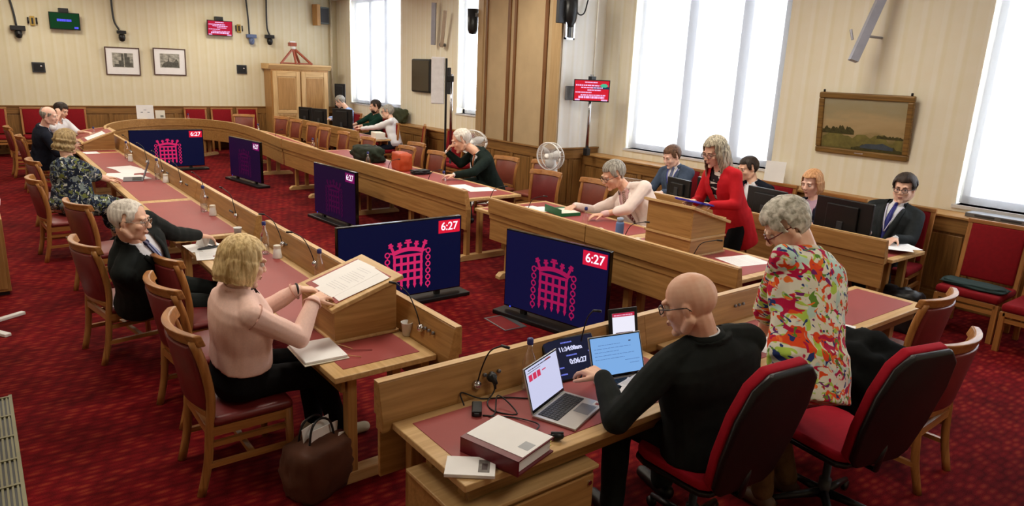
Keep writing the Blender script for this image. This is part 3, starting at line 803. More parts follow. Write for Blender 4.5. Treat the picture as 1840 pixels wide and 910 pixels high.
r = empty('screen_pole', (8.66, 9.08, 1.06)); tag(r, 'slim steel pole with a pale cable trunk, holding the red screen by the pier', 'pole')
MB().tube([(0, 0, 0), (0, 0, 1.4)], 0.03, 12).build('pole', CHROME, r, smooth=True)
MB().box(-0.045, 0.045, -0.045, 0.045, 0, 0.13).build('pole_foot', BLACK, r, bevel=0.005)
MB().tube([(0.03, 0.0, 1.35), (0.05, 0.02, 3.2)], 0.016, 8).build('cable_trunk', plain('cream_trunk', (214, 208, 190), 0.6), r, smooth=True)
MB().box(-0.05, 0.05, -0.06, 0.03, 1.31, 1.37).build('clamp', BLACK, r)

# pictures ----------------------------------------------------
def etching_mat(name, seed):
    m, nt, b = base_mat(name, 0.7, 0.2)
    tc = nt.nodes.new('ShaderNodeTexCoord'); mp = nt.nodes.new('ShaderNodeMapping'); mp.inputs['Location'].default_value = (seed, 0, seed); mp.inputs['Scale'].default_value = (7, 1, 12)
    nz = nt.nodes.new('ShaderNodeTexNoise'); nz.inputs['Scale'].default_value = 1.5; nz.inputs['Detail'].default_value = 8
    nt.links.new(tc.outputs['Object'], mp.inputs['Vector']); nt.links.new(mp.outputs['Vector'], nz.inputs['Vector'])
    rp = nt.nodes.new('ShaderNodeValToRGB'); rp.color_ramp.elements[0].position = 0.35; rp.color_ramp.elements[1].position = 0.65
    rp.color_ramp.elements[0].color = lin((120, 120, 112)); rp.color_ramp.elements[1].color = lin((190, 188, 176))
    nt.links.new(nz.outputs['Fac'], rp.inputs['Fac']); nt.links.new(rp.outputs['Color'], b.inputs['Base Color'])
    return m
FRAME = plain('thin_brown_frame', (84, 60, 52), 0.5)
INK = plain('etching_ink', (96, 96, 90), 0.8, 0.1, var=0.3, scale=20)
def etching(label, x, z, w, h, kind):
    r = empty('framed_print', (x, BY - 0.03, z)); r.rotation_euler = (radians(5), 0, 0); tag(r, label, 'picture', 'two framed prints on the back wall')
    t = 0.025
    for nm, bx in (('a', (-w / 2, w / 2, h / 2 - t, h / 2)), ('b', (-w / 2, w / 2, -h / 2, -h / 2 + t)), ('c', (-w / 2, -w / 2 + t, -h / 2 + t, h / 2 - t)), ('d', (w / 2 - t, w / 2, -h / 2 + t, h / 2 - t))):
        MB().box(bx[0], bx[1], -0.03, 0.0, bx[2], bx[3]).build('frame_bar', FRAME, r)
    MB().box(-w / 2 + t, w / 2 - t, -0.016, -0.004, -h / 2 + t, h / 2 - t).build('mount', PAPER, r)
    MB().box(-w * 0.3, w * 0.3, -0.018, -0.016, -h * 0.22, h * 0.3).build('print', etching_mat('etching' + kind, ord(kind[0])), r)
    m = MB()
    if kind == 'tower':
        for a, b, c in ((-0.04, 0.02, 0.27), (0.05, 0.13, 0.29), (0.13, 0.2, 0.16), (-0.12, -0.04, 0.02), (0.2, 0.28, -0.06), (-0.25, -0.12, -0.1)):
            m.box(a * w, b * w, -0.0195, -0.018, -0.2 * h, c * h)
    else:
        m.prism([(-0.27 * w, -0.2 * h), (0.28 * w, -0.2 * h), (0.27 * w, 0.0), (0.2 * w, 0.12 * h), (0.12 * w, -0.02 * h), (-0.02 * w, 0.02 * h), (-0.03 * w, 0.24 * h), (-0.06 * w, 0.02 * h), (-0.2 * w, -0.06 * h)], -0.018, -0.0195, 'y')
    m.build('printed_building', INK, r)
etching('left framed print of a church tower on the back wall', 3.30, 2.30, 0.80, 0.70, 'tower')
etching('right framed print of a building with a spire on the back wall', 4.42, 2.33, 0.80, 0.70, 'spire')

r = empty('landscape_painting', (WX - 0.03, 4.49, 1.97), 0); tag(r, 'gilt framed landscape painting on the window wall', 'painting')
r.rotation_euler = (0, radians(-7), 0)
# local: y along the wall, z up, faces -x ; picture x axis (viewer's left to right) runs to -y
GILT = wood('gilt_frame', (92, 66, 30), (140, 106, 54), 'y', 0.4)
W2, H2, t = 0.61, 0.40, 0.075
for y0, y1, z0, z1 in ((-W2, W2, H2 - t, H2), (-W2, W2, -H2, -H2 + t), (-W2, -W2 + t, -H2 + t, H2 - t), (W2 - t, W2, -H2 + t, H2 - t)):
    MB().box(-0.06, 0.0, y0, y1, z0, z1).build('frame_bar', GILT, r, bevel=0.015)
def paint_mat():
    m, nt, b = base_mat('painted_sky', 0.6, 0.3)
    tc = nt.nodes.new('ShaderNodeTexCoord'); sx = nt.nodes.new('ShaderNodeSeparateXYZ'); nt.links.new(tc.outputs['Object'], sx.inputs[0])
    nz = nt.nodes.new('ShaderNodeTexNoise'); nz.inputs['Scale'].default_value = 3.5; nz.inputs['Detail'].default_value = 5
    mp = nt.nodes.new('ShaderNodeMapping'); mp.inputs['Scale'].default_value = (1, 1, 3)
    nt.links.new(tc.outputs['Object'], mp.inputs['Vector']); nt.links.new(mp.outputs['Vector'], nz.inputs['Vector'])
    ad = nt.nodes.new('ShaderNodeMath'); ad.operation = 'MULTIPLY_ADD'; ad.inputs[1].default_value = 0.35
    nt.links.new(nz.outputs['Fac'], ad.inputs[0]); nt.links.new(sx.outputs['Z'], ad.inputs[2])
    mr = nt.nodes.new('ShaderNodeMapRange'); mr.inputs['From Min'].default_value = -0.2; mr.inputs['From Max'].default_value = 0.5
    nt.links.new(ad.outputs[0], mr.inputs['Value'])
    rp = nt.nodes.new('ShaderNodeValToRGB'); cr = rp.color_ramp
    cr.elements[0].color = lin((92, 84, 44)); cr.elements[1].color = lin((150, 142, 116))
    for ps, c in ((0.28, (120, 106, 66)), (0.4, (158, 136, 98)), (0.6, (168, 146, 108)), (0.8, (148, 136, 104))):
        e = cr.elements.new(ps); e.color = lin(c)
    nt.links.new(mr.outputs[0], rp.inputs['Fac']); nt.links.new(rp.outputs['Color'], b.inputs['Base Color'])
    return m
MB().box(-0.035, -0.01, -W2 + t, W2 - t, -H2 + t, H2 - t).build('canvas', paint_mat(), r)
PD = plain('painted_trees', (66, 62, 34), 0.7, 0.2, var=0.35, scale=25); PG = plain('painted_meadow', (108, 100, 54), 0.7, 0.2, var=0.25, scale=12); PB = plain('painted_water', (66, 74, 84), 0.7, 0.2, var=0.2, scale=15)
def blob(y0, y1, z0, z1, n, seed, mat, nm, up=0.5, x=-0.036):
    rnd = random.Random(seed); top = [(y0 + (y1 - y0) * i / n, z0 + (z1 - z0) * (0.45 + 0.55 * rnd.random()) * (sin(pi * (i + 0.5) / (n + 1)) ** up)) for i in range(n + 1)]
    poly = [(y0, z0)] + top + [(y1, z0)]
    MB().prism(poly, x, x - 0.002, 'x').build(nm, mat, r)
blob(-0.52, 0.52, -0.31, -0.07, 18, 2, PG, 'painted_field', 0.1)
blob(0.10, 0.53, -0.13, -0.01, 22, 5, PD, 'painted_grove', 0.25, -0.038)
blob(-0.53, -0.2, -0.15, -0.09, 18, 7, PD, 'painted_grove', 0.2, -0.038)
blob(-0.53, 0.12, -0.32, -0.21, 18, 9, PD, 'painted_bank', 0.4, -0.038)
blob(-0.42, 0.0, -0.29, -0.2, 6, 11, PB, 'painted_river', 0.4, -0.040)
for s in (-1, 1):
    MB().lathe([(0.014, 0), (0.014, 0.03), (0.008, 0.035)], 10, c=(-0.02, s * 0.56, H2)).build('hanging_hook', BLACK, r, smooth=True)
MB().box(-0.063, -0.06, -0.06, 0.06, -H2 + 0.03, -H2 + 0.045).build('name_plate', CHROME, r)

# wall boxes, cameras, sockets ---------------------------------
def wall_box(label, loc, rz, w=0.27, h=0.24, mat=None, nm='wall_box'):
    r = empty(nm, loc, rz); tag(r, label, 'wall box', 'dark wall sockets')
    MB().box(-w / 2, w / 2, -0.045, 0, -h / 2, h / 2).build('box', mat or DARKGREY, r, bevel=0.006)
    MB().box(-w / 2 + 0.03, w / 2 - 0.03, -0.05, -0.045, -h / 2 + 0.03, h / 2 - 0.03).build('face_plate', GREY if mat else BLACK, r, bevel=0.003)
    MB().ell((w * 0.2, -0.05, h * 0.12), (0.025, 0.012, 0.02)).build('knob', CHROME, r, smooth=True)
wall_box('dark square wall socket at the left of the back wall', (1.46, BY, 2.08), 0)
wall_box('dark square wall socket between the prints and the wardrobe', (6.30, BY, 2.20), 0)
wall_box('grey square wall socket on the pale side of the pier', (8.47, 9.38, 2.13), 0, 0.28, 0.24, plain('socket_grey', (110, 112, 118), 0.5))
def wall_light(label, loc):
    r = empty('twin_wall_fitting', loc); tag(r, label, 'wall fitting', 'brass and black fittings beside the small screens')
    MB().box(-0.05, 0.05, -0.03, 0, -0.11, 0.11).build('back_plate', plain('brass', (170, 140, 70), 0.35, 0.5, 0.7), r, bevel=0.004)
    for s in (-1, 1):
        MB().tube([(s * 0.085, -0.04, -0.07), (s * 0.085, -0.04, 0.08)], 0.018, 8).build('side_bar', BLACK, r, smooth=True)
    MB().box(-0.02, 0.02, -0.045, -0.03, -0.07, 0.07).build('centre_bar', BLACK, r)
wall_light('brass and black fitting left of the green screen', (1.45, BY - 0.01, 3.16))
wall_light('brass and black fitting right of the red and purple screen', (6.28, BY - 0.01, 3.31))
def dome_cam(label, loc, rz, cable, big=1.0, mat=None):
    r = empty('remote_camera', loc, rz); tag(r, label, 'camera', 'cameras hung on the walls')
    mat = mat or BLACK
    MB().box(-0.15 * big, 0.15 * big, -0.14 * big, 0.0, -0.05 * big, 0.06 * big).build('mount_plate', mat, r, bevel=0.01)
    MB().lathe([(0.03, 0.0), (0.075, -0.03), (0.08, -0.1), (0.06, -0.17), (0.02, -0.19)], 14, c=(0, -0.09 * big, -0.04)).build('camera_head', mat, r, smooth=True)
    MB().ell((0, -0.15 * big, -0.13), (0.03, 0.025, 0.03)).build('lens', BLACKG, r, smooth=True)
    MB().tube([Vector(p) for p in spline(cable, 5)], 0.022, 8).build('cable', DARKGREY, r, smooth=True)
dome_cam('black camera at the far left of the back wall on a cable', (1.14, BY, 2.97), 0, [(-0.02, -0.06, 0.05), (-0.05, -0.05, 0.4), (-0.14, -0.04, 1.0), (-0.16, -0.03, 1.3)])
dome_cam('slim black camera above the two framed prints', (3.33, BY, 3.02), 0, [(-0.05, -0.06, 0.05), (-0.15, -0.05, 0.3), (-0.16, -0.04, 0.9), (-0.14, -0.03, 1.25)], 0.7)
dome_cam('blue-grey camera left of the wardrobe, left of two', (6.6, BY, 3.12), 0, [(-0.05, -0.06, 0.05), (-0.06, -0.05, 0.5), (-0.1, -0.04, 1.15)], 0.9, plain('blue_grey_plastic', (88, 104, 140), 0.4))
dome_cam('black camera just above left of the wardrobe, right of two', (7.12, BY, 3.14), 0, [(-0.0, -0.06, 0.05), (-0.06, -0.05, 0.3), (-0.04, -0.04, 1.12)], 0.85)
# camera with chrome bracket at the pier corner
r = empty('ceiling_projector_camera', (8.26, 9.28, 3.4)); tag(r, 'black camera with chrome bracket at the top of the pale pier wall', 'camera')
MB().box(-0.24, -0.06, 0.02, 0.1, -0.12, 0.25).build('mount_plate', DARKGREY, r, bevel=0.01)
MB().lathe([(0.11, 0.35), (0.12, 0.05), (0.10, -0.08), (0.06, -0.16), (0.03, -0.18)], 16).build('camera_head', BLACK, r, smooth=True)
for s in (-1, 1):
    MB().box(s * 0.09 - 0.015, s * 0.09 + 0.015, -0.02, 0.02, -0.38, -0.1).build('chrome_arm', CHROME, r)
MB().box(-0.105, 0.105, -0.02, 0.02, -0.38, -0.35).build('chrome_foot', CHROME, r)
MB().box(-0.03, 0.03, -0.015, 0.015, -0.36, -0.16).build('centre_post', BLACK, r)
MB().tube([Vector(p) for p in spline([(0.1, 0.02, 0.2), (0.2, 0.02, 0.05), (0.34, 0.03, 0.08), (0.42, 0.04, 0.3)], 5)], 0.012, 8).build('cable', BLACK, r, smooth=True)
r = empty('loudspeaker', (8.66, BY - 0.06, 3.84), radians(12)); tag(r, 'grey loudspeaker high above the wardrobe', 'loudspeaker')
MB().box(-0.24, -0.12, -0.2, 0.05, -0.3, 0.3).build('wooden_side', OAK('z'), r, bevel=0.01)
MB().box(-0.12, 0.2, -0.18, 0.05, -0.24, 0.24).build('cabinet', plain('speaker_grey', (92, 100, 98), 0.6), r, bevel=0.01)
MB().box(-0.1, 0.18, -0.19, -0.18, -0.2, 0.2).build('grille', DARKGREY, r, bevel=0.005)
r = empty('black_speaker', (8.15, 12.05, 3.42)); tag(r, 'black rounded speaker against the second window beside the pier', 'loudspeaker')
MB().lathe([(0.0, -0.28), (0.07, -0.27), (0.10, -0.2), (0.11, 0.2), (0.0, 0.21)], 14).build('cabinet', BLACK, r, smooth=True)
MB().box(-0.02, 0.05, -0.15, 0.02, 0.05, 0.12).build('bracket', GREY, r)
# raking light/track fittings on the window wall
LILAC = plain('lilac_grey_metal', (150, 150, 160), 0.45, 0.5, 0.3)
r = empty('raking_wall_fitting', (8.66, 4.46, 2.75)); tag(r, 'slanted grey metal bar fitting above the landscape painting', 'wall fitting')
MB().tube([(-0.02, 0.03, 0.0), (0.35, -0.12, 1.1)], 0.07, 4).build('bar', LILAC, r)
MB().tube([(0.02, 0.1, 0.25), (0.02, 0.14, 0.37)], 0.016, 8).build('knob', LILAC, r)
MB().tube([(0.1, 0.0, 0.3), (0.54, 0.0, 0.3)], 0.015, 8).build('arm', LILAC, r)
r = empty('raking_wall_fitting', (9.05, 14.95, 3.0)); tag(r, 'pair of slanted grey bars on the wall above the dark wall screen', 'wall fitting')
MB().tube([(0.0, 0.1, 0.0), (-0.05, 0.0, 0.95)], 0.07, 4).build('bar', LILAC, r)
MB().tube([(0.0, -0.28, -0.05), (-0.05, -0.5, 0.75)], 0.05, 4).build('bar', plain('beige_metal', (160, 140, 120), 0.5), r)
MB().tube([(0.0, -0.2, 0.0), (0.15, -0.2, 0.0)], 0.04, 8).build('pivot', GREY, r)
r = empty('dark_wall_screen', (WX - 0.01, 15.75, 2.26)); tag(r, 'switched-off dark screen with rounded corners on the window wall', 'screen')
MB().box(-0.09, 0, -0.46, 0.46, -0.41, 0.41).build('casing', BLACK, r, bevel=0.04, seg=3)
MB().box(-0.095, -0.09, -0.42, 0.42, -0.37, 0.37).build('display', plain('dark_brown_glass', (46, 36, 24), 0.2, 0.5, var=0.2, scale=3), r)

# mobile black screen on poles
r = empty('mobile_screen_stand', (7.78, 12.42, 0), radians(-30)); tag(r, 'tall mobile screen seen edge-on with black pole and white back panel', 'screen stand')
MB().box(-0.02, 0.025, -0.04, 0.04, 0.02, 2.66).build('black_pole', BLACK, r, bevel=0.004)
MB().box(-0.35, 0.35, -0.3, 0.3, 0.0, 0.04).build('base', BLACK, r, bevel=0.01)
MB().box(-0.30, -0.03, -0.0, 0.05, 1.75, 2.68).build('white_panel', plain('pale_panel', (238, 240, 246), 0.3), r, bevel=0.02)
MB().tube([(0.13, 0.35, 0.9), (0.13, 0.35, 2.35)], 0.03, 10).build('chrome_pole', CHROME, r, smooth=True)
MB().tube([(0.13, 0.35, 0.04), (0.13, 0.35, 0.9)], 0.022, 10).build('lower_pole', DARKGREY, r, smooth=True)
MB().box(0.0, 0.16, -0.02, 0.36, 2.2, 2.32).build('bracket', BLACK, r, bevel=0.01)
MB().box(0.03, 0.10, 0.0, 0.1, 1.95, 2.48).build('bracket_plate', DARKGREY, r, bevel=0.01)

# wardrobe -----------------------------------------------------
r = empty('wardrobe', (7.78, 20.7, 0)); tag(r, 'tall oak two-door wardrobe against the back wall', 'wardrobe')
MB().box(-0.86, 0.86, -0.3, 0.28, 0.0, 2.25).build('body', OAK('z'), r, bevel=0.006)
MB().prism([(-0.31, 2.25), (-0.38, 2.36), (-0.38, 2.40), (0.28, 2.40), (0.28, 2.25)], -0.93, 0.93, 'x').build('cornice', OAKL('x'), r)
MB().box(-0.9, 0.9, -0.34, 0.28, 0.0, 0.14).build('plinth', OAK('x'), r, bevel=0.006)
for s in (-1, 1):
    c = s * 0.42
    d = MB().box(c - 0.40, c + 0.40, -0.325, -0.30, 0.2, 2.2).build('door', OAKL('z'), r, bevel=0.004)
    for a, b, z0, z1 in ((-0.4, -0.28, 0.2, 2.2), (0.28, 0.4, 0.2, 2.2), (-0.28, 0.28, 2.05, 2.2), (-0.28, 0.28, 1.0, 1.08), (-0.28, 0.28, 0.2, 0.34)):
        MB().box(c + a, c + b, -0.345, -0.325, z0, z1).build('door_frame_bar', OAKL('z' if z1 - z0 > 1 else 'x'), d, bevel=0.006)
    for z0, z1 in ((1.12, 2.01), (0.38, 0.96)):
        MB().box(c - 0.25, c + 0.25, -0.335, -0.325, z0, z1).build('door_panel', OAK('z'), d, bevel=0.008)
MB().lathe([(0.016, 0), (0.016, 0.02)], 10, M=T(0.04, -0.345, 1.04) @ RX(pi / 2)).build('lock', BLACK, r)
# folded tripod on the wardrobe
r = empty('wooden_frame_stand', (7.68, 20.62, 2.405)); tag(r, 'reddish wooden tripod-like stand lying on top of the wardrobe', 'stand')
RW = wood('red_wood', (130, 60, 40), (176, 92, 66), 'z')
for a, b in (((-0.02, 0, 0.42), (-0.42, -0.12, 0.0)), ((0.0, 0, 0.42), (0.02, -0.15, 0.0)), ((0.03, 0, 0.42), (0.22, 0.1, 0.0)), ((0.05, 0, 0.42), (0.52, -0.1, 0.0))):
    MB().tube([a, b], 0.035, 6).build('leg', RW, r)
MB().tube([(-0.42, -0.12, 0.02), (0.52, -0.1, 0.02)], 0.02, 6).build('stretcher', RW, r)
MB().lathe([(0.07, 0), (0.07, 0.06), (0.04, 0.08)], 12, c=(0, 0, 0.42)).build('white_collar', WHITE, r, smooth=True)
MB().box(-0.13, 0.1, -0.05, 0.05, 0.5, 0.6).build('head_block', RW, r, bevel=0.01)
MB().box(-0.09, 0.07, -0.03, 0.03, 0.6, 0.64).build('white_cap', WHITE, r, bevel=0.005)

# lecterns -----------------------------------------------------
def lectern(label, loc, rz, w, d, zl, zh, band=False):
    """local: speaker at -y, w along x, z measured from the desk top"""
    r = empty('table_lectern', loc, rz); tag(r, label, 'lectern', 'oak table lecterns')
    W_ = w / 2
    ox = lambda: OAK('x')
    MB().prism([(-d / 2, 0.012), (d / 2, 0.012), (d / 2, zh - 0.02), (-d / 2, zl - 0.02)], -W_, -W_ + 0.02, 'x').build('side_panel', OAK('y'), r)
    MB().prism([(-d / 2, 0.012), (d / 2, 0.012), (d / 2, zh - 0.02), (-d / 2, zl - 0.02)], W_ - 0.02, W_, 'x').build('side_panel', OAK('y'), r)
    MB().box(-W_ + 0.02, W_ - 0.02, d / 2 - 0.02, d / 2, 0.012, zh - 0.02).build('front_panel', OAK('x'), r)
    MB().box(-W_ + 0.02, W_ - 0.02, -d / 2, -d / 2 + 0.02, 0.012, zl - 0.02).build('rear_panel', OAK('x'), r)
    MB().box(-W_ - 0.015, W_ + 0.015, -d / 2 - 0.015, d / 2 + 0.015, 0.0, 0.018).build('base_board', OAKL('x'), r, bevel=0.004)
    if band:
        zb = 0.17
        MB().box(-W_ - 0.012, W_ + 0.012, d / 2, d / 2 + 0.014, zb, zb + 0.022).build('moulding', OAKL('x'), r, bevel=0.003)
        for s in (-1, 1):
            MB().box(min(s * W_, s * (W_ + 0.014)), max(s * W_, s * (W_ + 0.014)), -d / 2, d / 2 + 0.014, zb, zb + 0.022).build('moulding', OAKL('y'), r, bevel=0.003)
    ang = atan2(zh - zl, d); L = sqrt(d * d + (zh - zl) ** 2) + 0.07
    M = T(0, 0, (zl + zh) / 2) @ RX(ang)
    MB().box(-W_ - 0.035, W_ + 0.035, -L / 2, L / 2, -0.02, 0.008, M).build('board', OAKL('x'), r, bevel=0.005)
    MB().box(-W_ + 0.02, W_ - 0.02, -L / 2 + 0.06, L / 2 - 0.06, 0.008, 0.011, M).build('leather_panel', LEATHER, r)
    MB().box(-W_ + 0.03, W_ - 0.03, -L / 2, -L / 2 + 0.02, 0.008, 0.03, M).build('ledge', OAKL('x'), r, bevel=0.004)
    return r, M, L
r1, M1, L1 = lectern('big oak table lectern with white papers in front of the woman in pink jacket', (1.86, 4.15, 0.751), L90, 0.54, 0.43, 0.24, 0.375)
# papers lying on it (world transform of the board)
def on_board(loc, rz, M): return T(*loc) @ RZ(rz) @ M
PM = on_board((1.86, 4.15, 0.751), L90, M1)
q = MB(); rnd = random.Random(4)
def papers(label, M, sheets, w=0.21, h=0.297, spread=0.02, mat=None, nm='paper_sheets', lines=True, seed=1, ink=(205, 205, 210)):
    r = empty(nm, (0, 0, 0)); r.matrix_world = M
    tag(r, label, 'papers')
    rnd = random.Random(seed)
    for k, (x, y, a) in enumerate(sheets):
        Mk = T(x, y, 0.0012 * (k + 1)) @ RZ(radians(a))
        MB().box(-w / 2, w / 2, -h / 2, h / 2, -0.0012, 0, Mk).build('sheet', mat or PAPER, r)
    if lines:
        m = MB(); x, y, a = sheets[-1]; Mk = T(x, y, 0.0012 * len(sheets) + 0.0002) @ RZ(radians(a))
        for i in range(14):
            z = h * 0.42 - i * h * 0.055
            if rnd.random() < 0.15: continue
            m.box(-w * 0.4, w * (0.4 - 0.3 * rnd.random() * (rnd.random() < 0.4)), z - 0.0015, z + 0.0015, 0, 0.0003, Mk)
        m.build('printed_lines', plain('faint_print', ink, 0.8), r)
    return r
papers('white papers spread over the big lectern', PM @ T(0, 0, 0.012), [(-0.10, 0.02, 2), (0.13, 0.01, -3), (0.02, -0.01, 3)], seed=3, w=0.25, h=0.36)
r2, M2, L2 = lectern('tall plain oak lectern with a mid moulding in front of the woman in red', (5.70, 4.44, 0.751), pi / 2, 0.58, 0.54, 0.33, 0.50, band=True)
r3, M3, L3 = lectern('small oak lectern at the far end of the left arm with a white sheet', (1.80, 15.0, 0.751), L90, 0.62, 0.5, 0.14, 0.34)
papers('white sheet on the far small lectern', on_board((1.80, 15.0, 0.751), L90, M3) @ T(0, 0, 0.012), [(0.05, -0.02, 0)], w=0.45, h=0.32, seed=5)

# bottles, cups, microphones ------------------------------------
BLUECAP = plain('blue_stopper', (36, 44, 110), 0.4)
def make_bottle():
    r = empty('glass_bottle')
    MB().lathe([(0.0, 0.0), (0.036, 0.0), (0.040, 0.006), (0.040, 0.15), (0.036, 0.18), (0.018, 0.225), (0.014, 0.24), (0.0135, 0.275), (0.0, 0.275)], 20).build('bottle_body', GLASS, r, smooth=True)
    MB().lathe([(0.0, 0.004), (0.035, 0.004), (0.036, 0.09), (0.0, 0.09)], 16).build('water', glass('water', (0.9, 0.94, 0.97), 0.85), r, smooth=True)
    MB().lathe([(0.017, 0.268), (0.018, 0.272), (0.018, 0.298), (0.012, 0.304)], 14).build('stopper', BLUECAP, r, smooth=True)
    return r
def make_cup():
    r = empty('paper_cup')
    MB().lathe([(0.026, 0.0), (0.028, 0.0), (0.038, 0.085), (0.041, 0.088), (0.041, 0.092), (0.036, 0.09), (0.027, 0.006)], 20).build('cup_wall', WHITE, r, smooth=True)
    MB().lathe([(0.0, 0.004), (0.028, 0.004)], 16).build('cup_bottom', WHITE, r)
    return r
def make_stack():
    r = empty('cup_stack')
    MB().lathe([(0.041, 0.0), (0.042, 0.004), (0.030, 0.09), (0.028, 0.092), (0.0, 0.092)], 18).build('upturned_cup', WHITE, r, smooth=True)
    for k in range(3):
        MB().lathe([(0.032 - k * 0.001, 0.092 + k * 0.008), (0.033, 0.094 + k * 0.008), (0.030, 0.1 + k * 0.008)], 18).build('rim', CREAM, r, smooth=True)
    return r
PROTO = {}
def place(kind, maker, x, y, z, label, cat, group=None, rz=0.0):
    if kind not in PROTO:
        o = maker(); PROTO[kind] = o; o.location = (x, y, z); o.rotation_euler = (0, 0, rz); o['label'] = label
        if group: o['group'] = group
    else:
        o = dup(PROTO[kind], (x, y, z), rz, label, group)
    o['category'] = cat
    return o
TZ = 0.7515
for x, y, lb in ((2.27, 2.72, 'glass bottle with blue stopper behind the left laptop on the near bench'),
                 (2.03, 5.05, 'glass bottle with blue stopper behind the big lectern'),
                 (1.98, 6.2, 'glass bottle next to a stack of cups by the blonde woman\'s head'),
                 (2.0, 8.35, 'glass bottle beside cups in the middle of the left arm'),
                 (2.02, 10.9, 'glass bottle beside cups behind the grey laptop'),
                 (2.02, 13.3, 'glass bottle just in front of the small far lectern'),
                 (1.9, 16.1, 'glass bottle behind the small far lectern'),
                 (5.22, 16.4, 'glass bottle at the bend of the right arm'),
                 (5.20, 13.1, 'glass bottle opposite the far right arm chairs'),
                 (5.22, 10.75, 'glass bottle between the green bag and the orange bag'),
                 (5.22, 8.35, 'clear glass bottle in front of the white-haired man'),
                 (5.22, 5.42, 'clear glass bottle by the hands of the man in cream jacket'),
                 (4.5, 19.75, 'small glass bottle at the far curve of the horseshoe')):
    place('bottle', make_bottle, x, y, TZ, lb, 'bottle', 'glass water bottles along the desks')
for x, y, lb in ((2.03, 6.02, 'stack of white paper cups beside the bottle by the blonde woman'),
                 (2.03, 8.1, 'stack of white paper cups in the middle of the left arm'),
                 (2.06, 10.6, 'stack of white paper cups behind the grey laptop'),
                 (2.02, 13.0, 'stack of white paper cups before the far lectern'),
                 (1.98, 16.4, 'stack of white paper cups behind the far lectern'),
                 (5.2, 16.05, 'stack of white paper cups at the bend of the right arm'),
                 (5.2, 12.8, 'stack of white cups opposite the far right arm chairs'),
                 (5.2, 10.4, 'stack of white cups right in front of the orange bag'),
                 (5.2, 8.55, 'white cup stack beside the clear bottle of the white-haired man'),
                 (5.22, 5.18, 'white cup stack between the bottle and the blue flask'),
                 (5.22, 6.35, 'white cup stack beside the green folder'),
                 (5.24, 4.66, 'white cup near the corner of the tall lectern')):
    place('stack', make_stack, x, y, TZ, lb, 'cups', 'stacks of white paper cups')
place('cup', make_cup, 2.1, 3.78, TZ, 'single white paper cup on the near left desk beside the big lectern', 'cup', 'single paper cups')
place('cup', make_cup, 1.97, 6.98, TZ, 'white paper cup at the joint of the left arm desks', 'cup', 'single paper cups')
place('cup', make_cup, 5.25, 6.05, TZ, 'small white cup at the folder of the man in cream jacket', 'cup', 'single paper cups')
place('cup', make_cup, 2.42, 2.73, TZ, 'white cup half hidden behind the left laptop screen', 'cup', 'single paper cups')
r = empty('water_flask', (5.24, 4.92, TZ)); tag(r, 'tall blue metal drinking flask in front of the man in cream jacket', 'flask')
BLUEF = plain('flask_blue', (92, 122, 176), 0.35, 0.5)
MB().lathe([(0.0, 0), (0.042, 0), (0.044, 0.006), (0.044, 0.215), (0.036, 0.235), (0.0, 0.235)], 20).build('body', BLUEF, r, smooth=True)
MB().lathe([(0.0, 0.235), (0.034, 0.235), (0.034, 0.275), (0.0, 0.278)], 18).build('cap', plain('flask_cap', (150, 164, 190), 0.4), r, smooth=True)

def mic(x, y, z, dx, dy, label, lean=0.14, h=0.27):
    """gooseneck on a socket; (dx, dy) is the way the head leans"""
    r = empty('gooseneck_microphone', (x, y, z)); tag(r, label, 'microphone', 'gooseneck microphones on the barriers')
    MB().ell((0, 0, 0), (0.026, 0.026, 0.026)).build('ball_base', CHROME, r, smooth=True)
    pts = spline([(0, 0, 0), (dx * 0.03, dy * 0.03, h * 0.4), (dx * 0.08, dy * 0.08, h * 0.8), (dx * lean * 1.1, dy * lean * 1.1, h)], 4)
    MB().tube(pts, 0.004, 8).build('neck', BLACK, r, smooth=True)
    e = pts[-1]
    MB().tube([e, e + Vector((dx, dy, 0.05)).normalized() * 0.05], 0.008, 10).build('capsule', BLACK, r, smooth=True)
mic(1.98, 2.80, 0.82, 0.25, -1, 'gooseneck microphone at the left end of the near bench')
mic(2.72, 2.80, 0.85, 0.2, -0.4, 'gooseneck microphone behind the clock display')
mic(2.11, 5.35, 0.85, -1, 0.4, 'gooseneck microphone right beyond the big lectern')
mic(2.11, 3.62, 0.85, -0.6, 1, 'gooseneck microphone whose neck bends over the single paper cup')
mic(2.11, 6.1, 0.85, -0.8, 0.6, 'gooseneck microphone by the cup stack near the blonde woman')
for i, y in enumerate((7.5, 8.7, 9.9, 11.0, 12.1, 13.4)):
    mic(2.11, y, 0.85, -0.3, 1, 'gooseneck microphone on the left arm barrier, %s from the near end' % ('first', 'second', 'third', 'fourth', 'fifth', 'sixth')[i], 0.2)
for i, (y, lb) in enumerate(((3.78, 'gooseneck microphone standing in front of the tall plain lectern'), (4.62, 'gooseneck microphone between the blue flask and the tall lectern'), (6.15, 'gooseneck microphone in front of the green folder'), (6.9, 'gooseneck microphone at the left end of the green folder desk'),
                             (8.4, 'gooseneck microphone by the white-haired man'), (9.6, 'gooseneck microphone right of the orange bag'), (12.3, 'gooseneck microphone left of the green bag'), (14.6, 'gooseneck microphone at the bend of the right arm'))):
    mic(4.97, y, 0.86, 0.4, -1 if i != 6 else 1, lb, 0.18, 0.24)

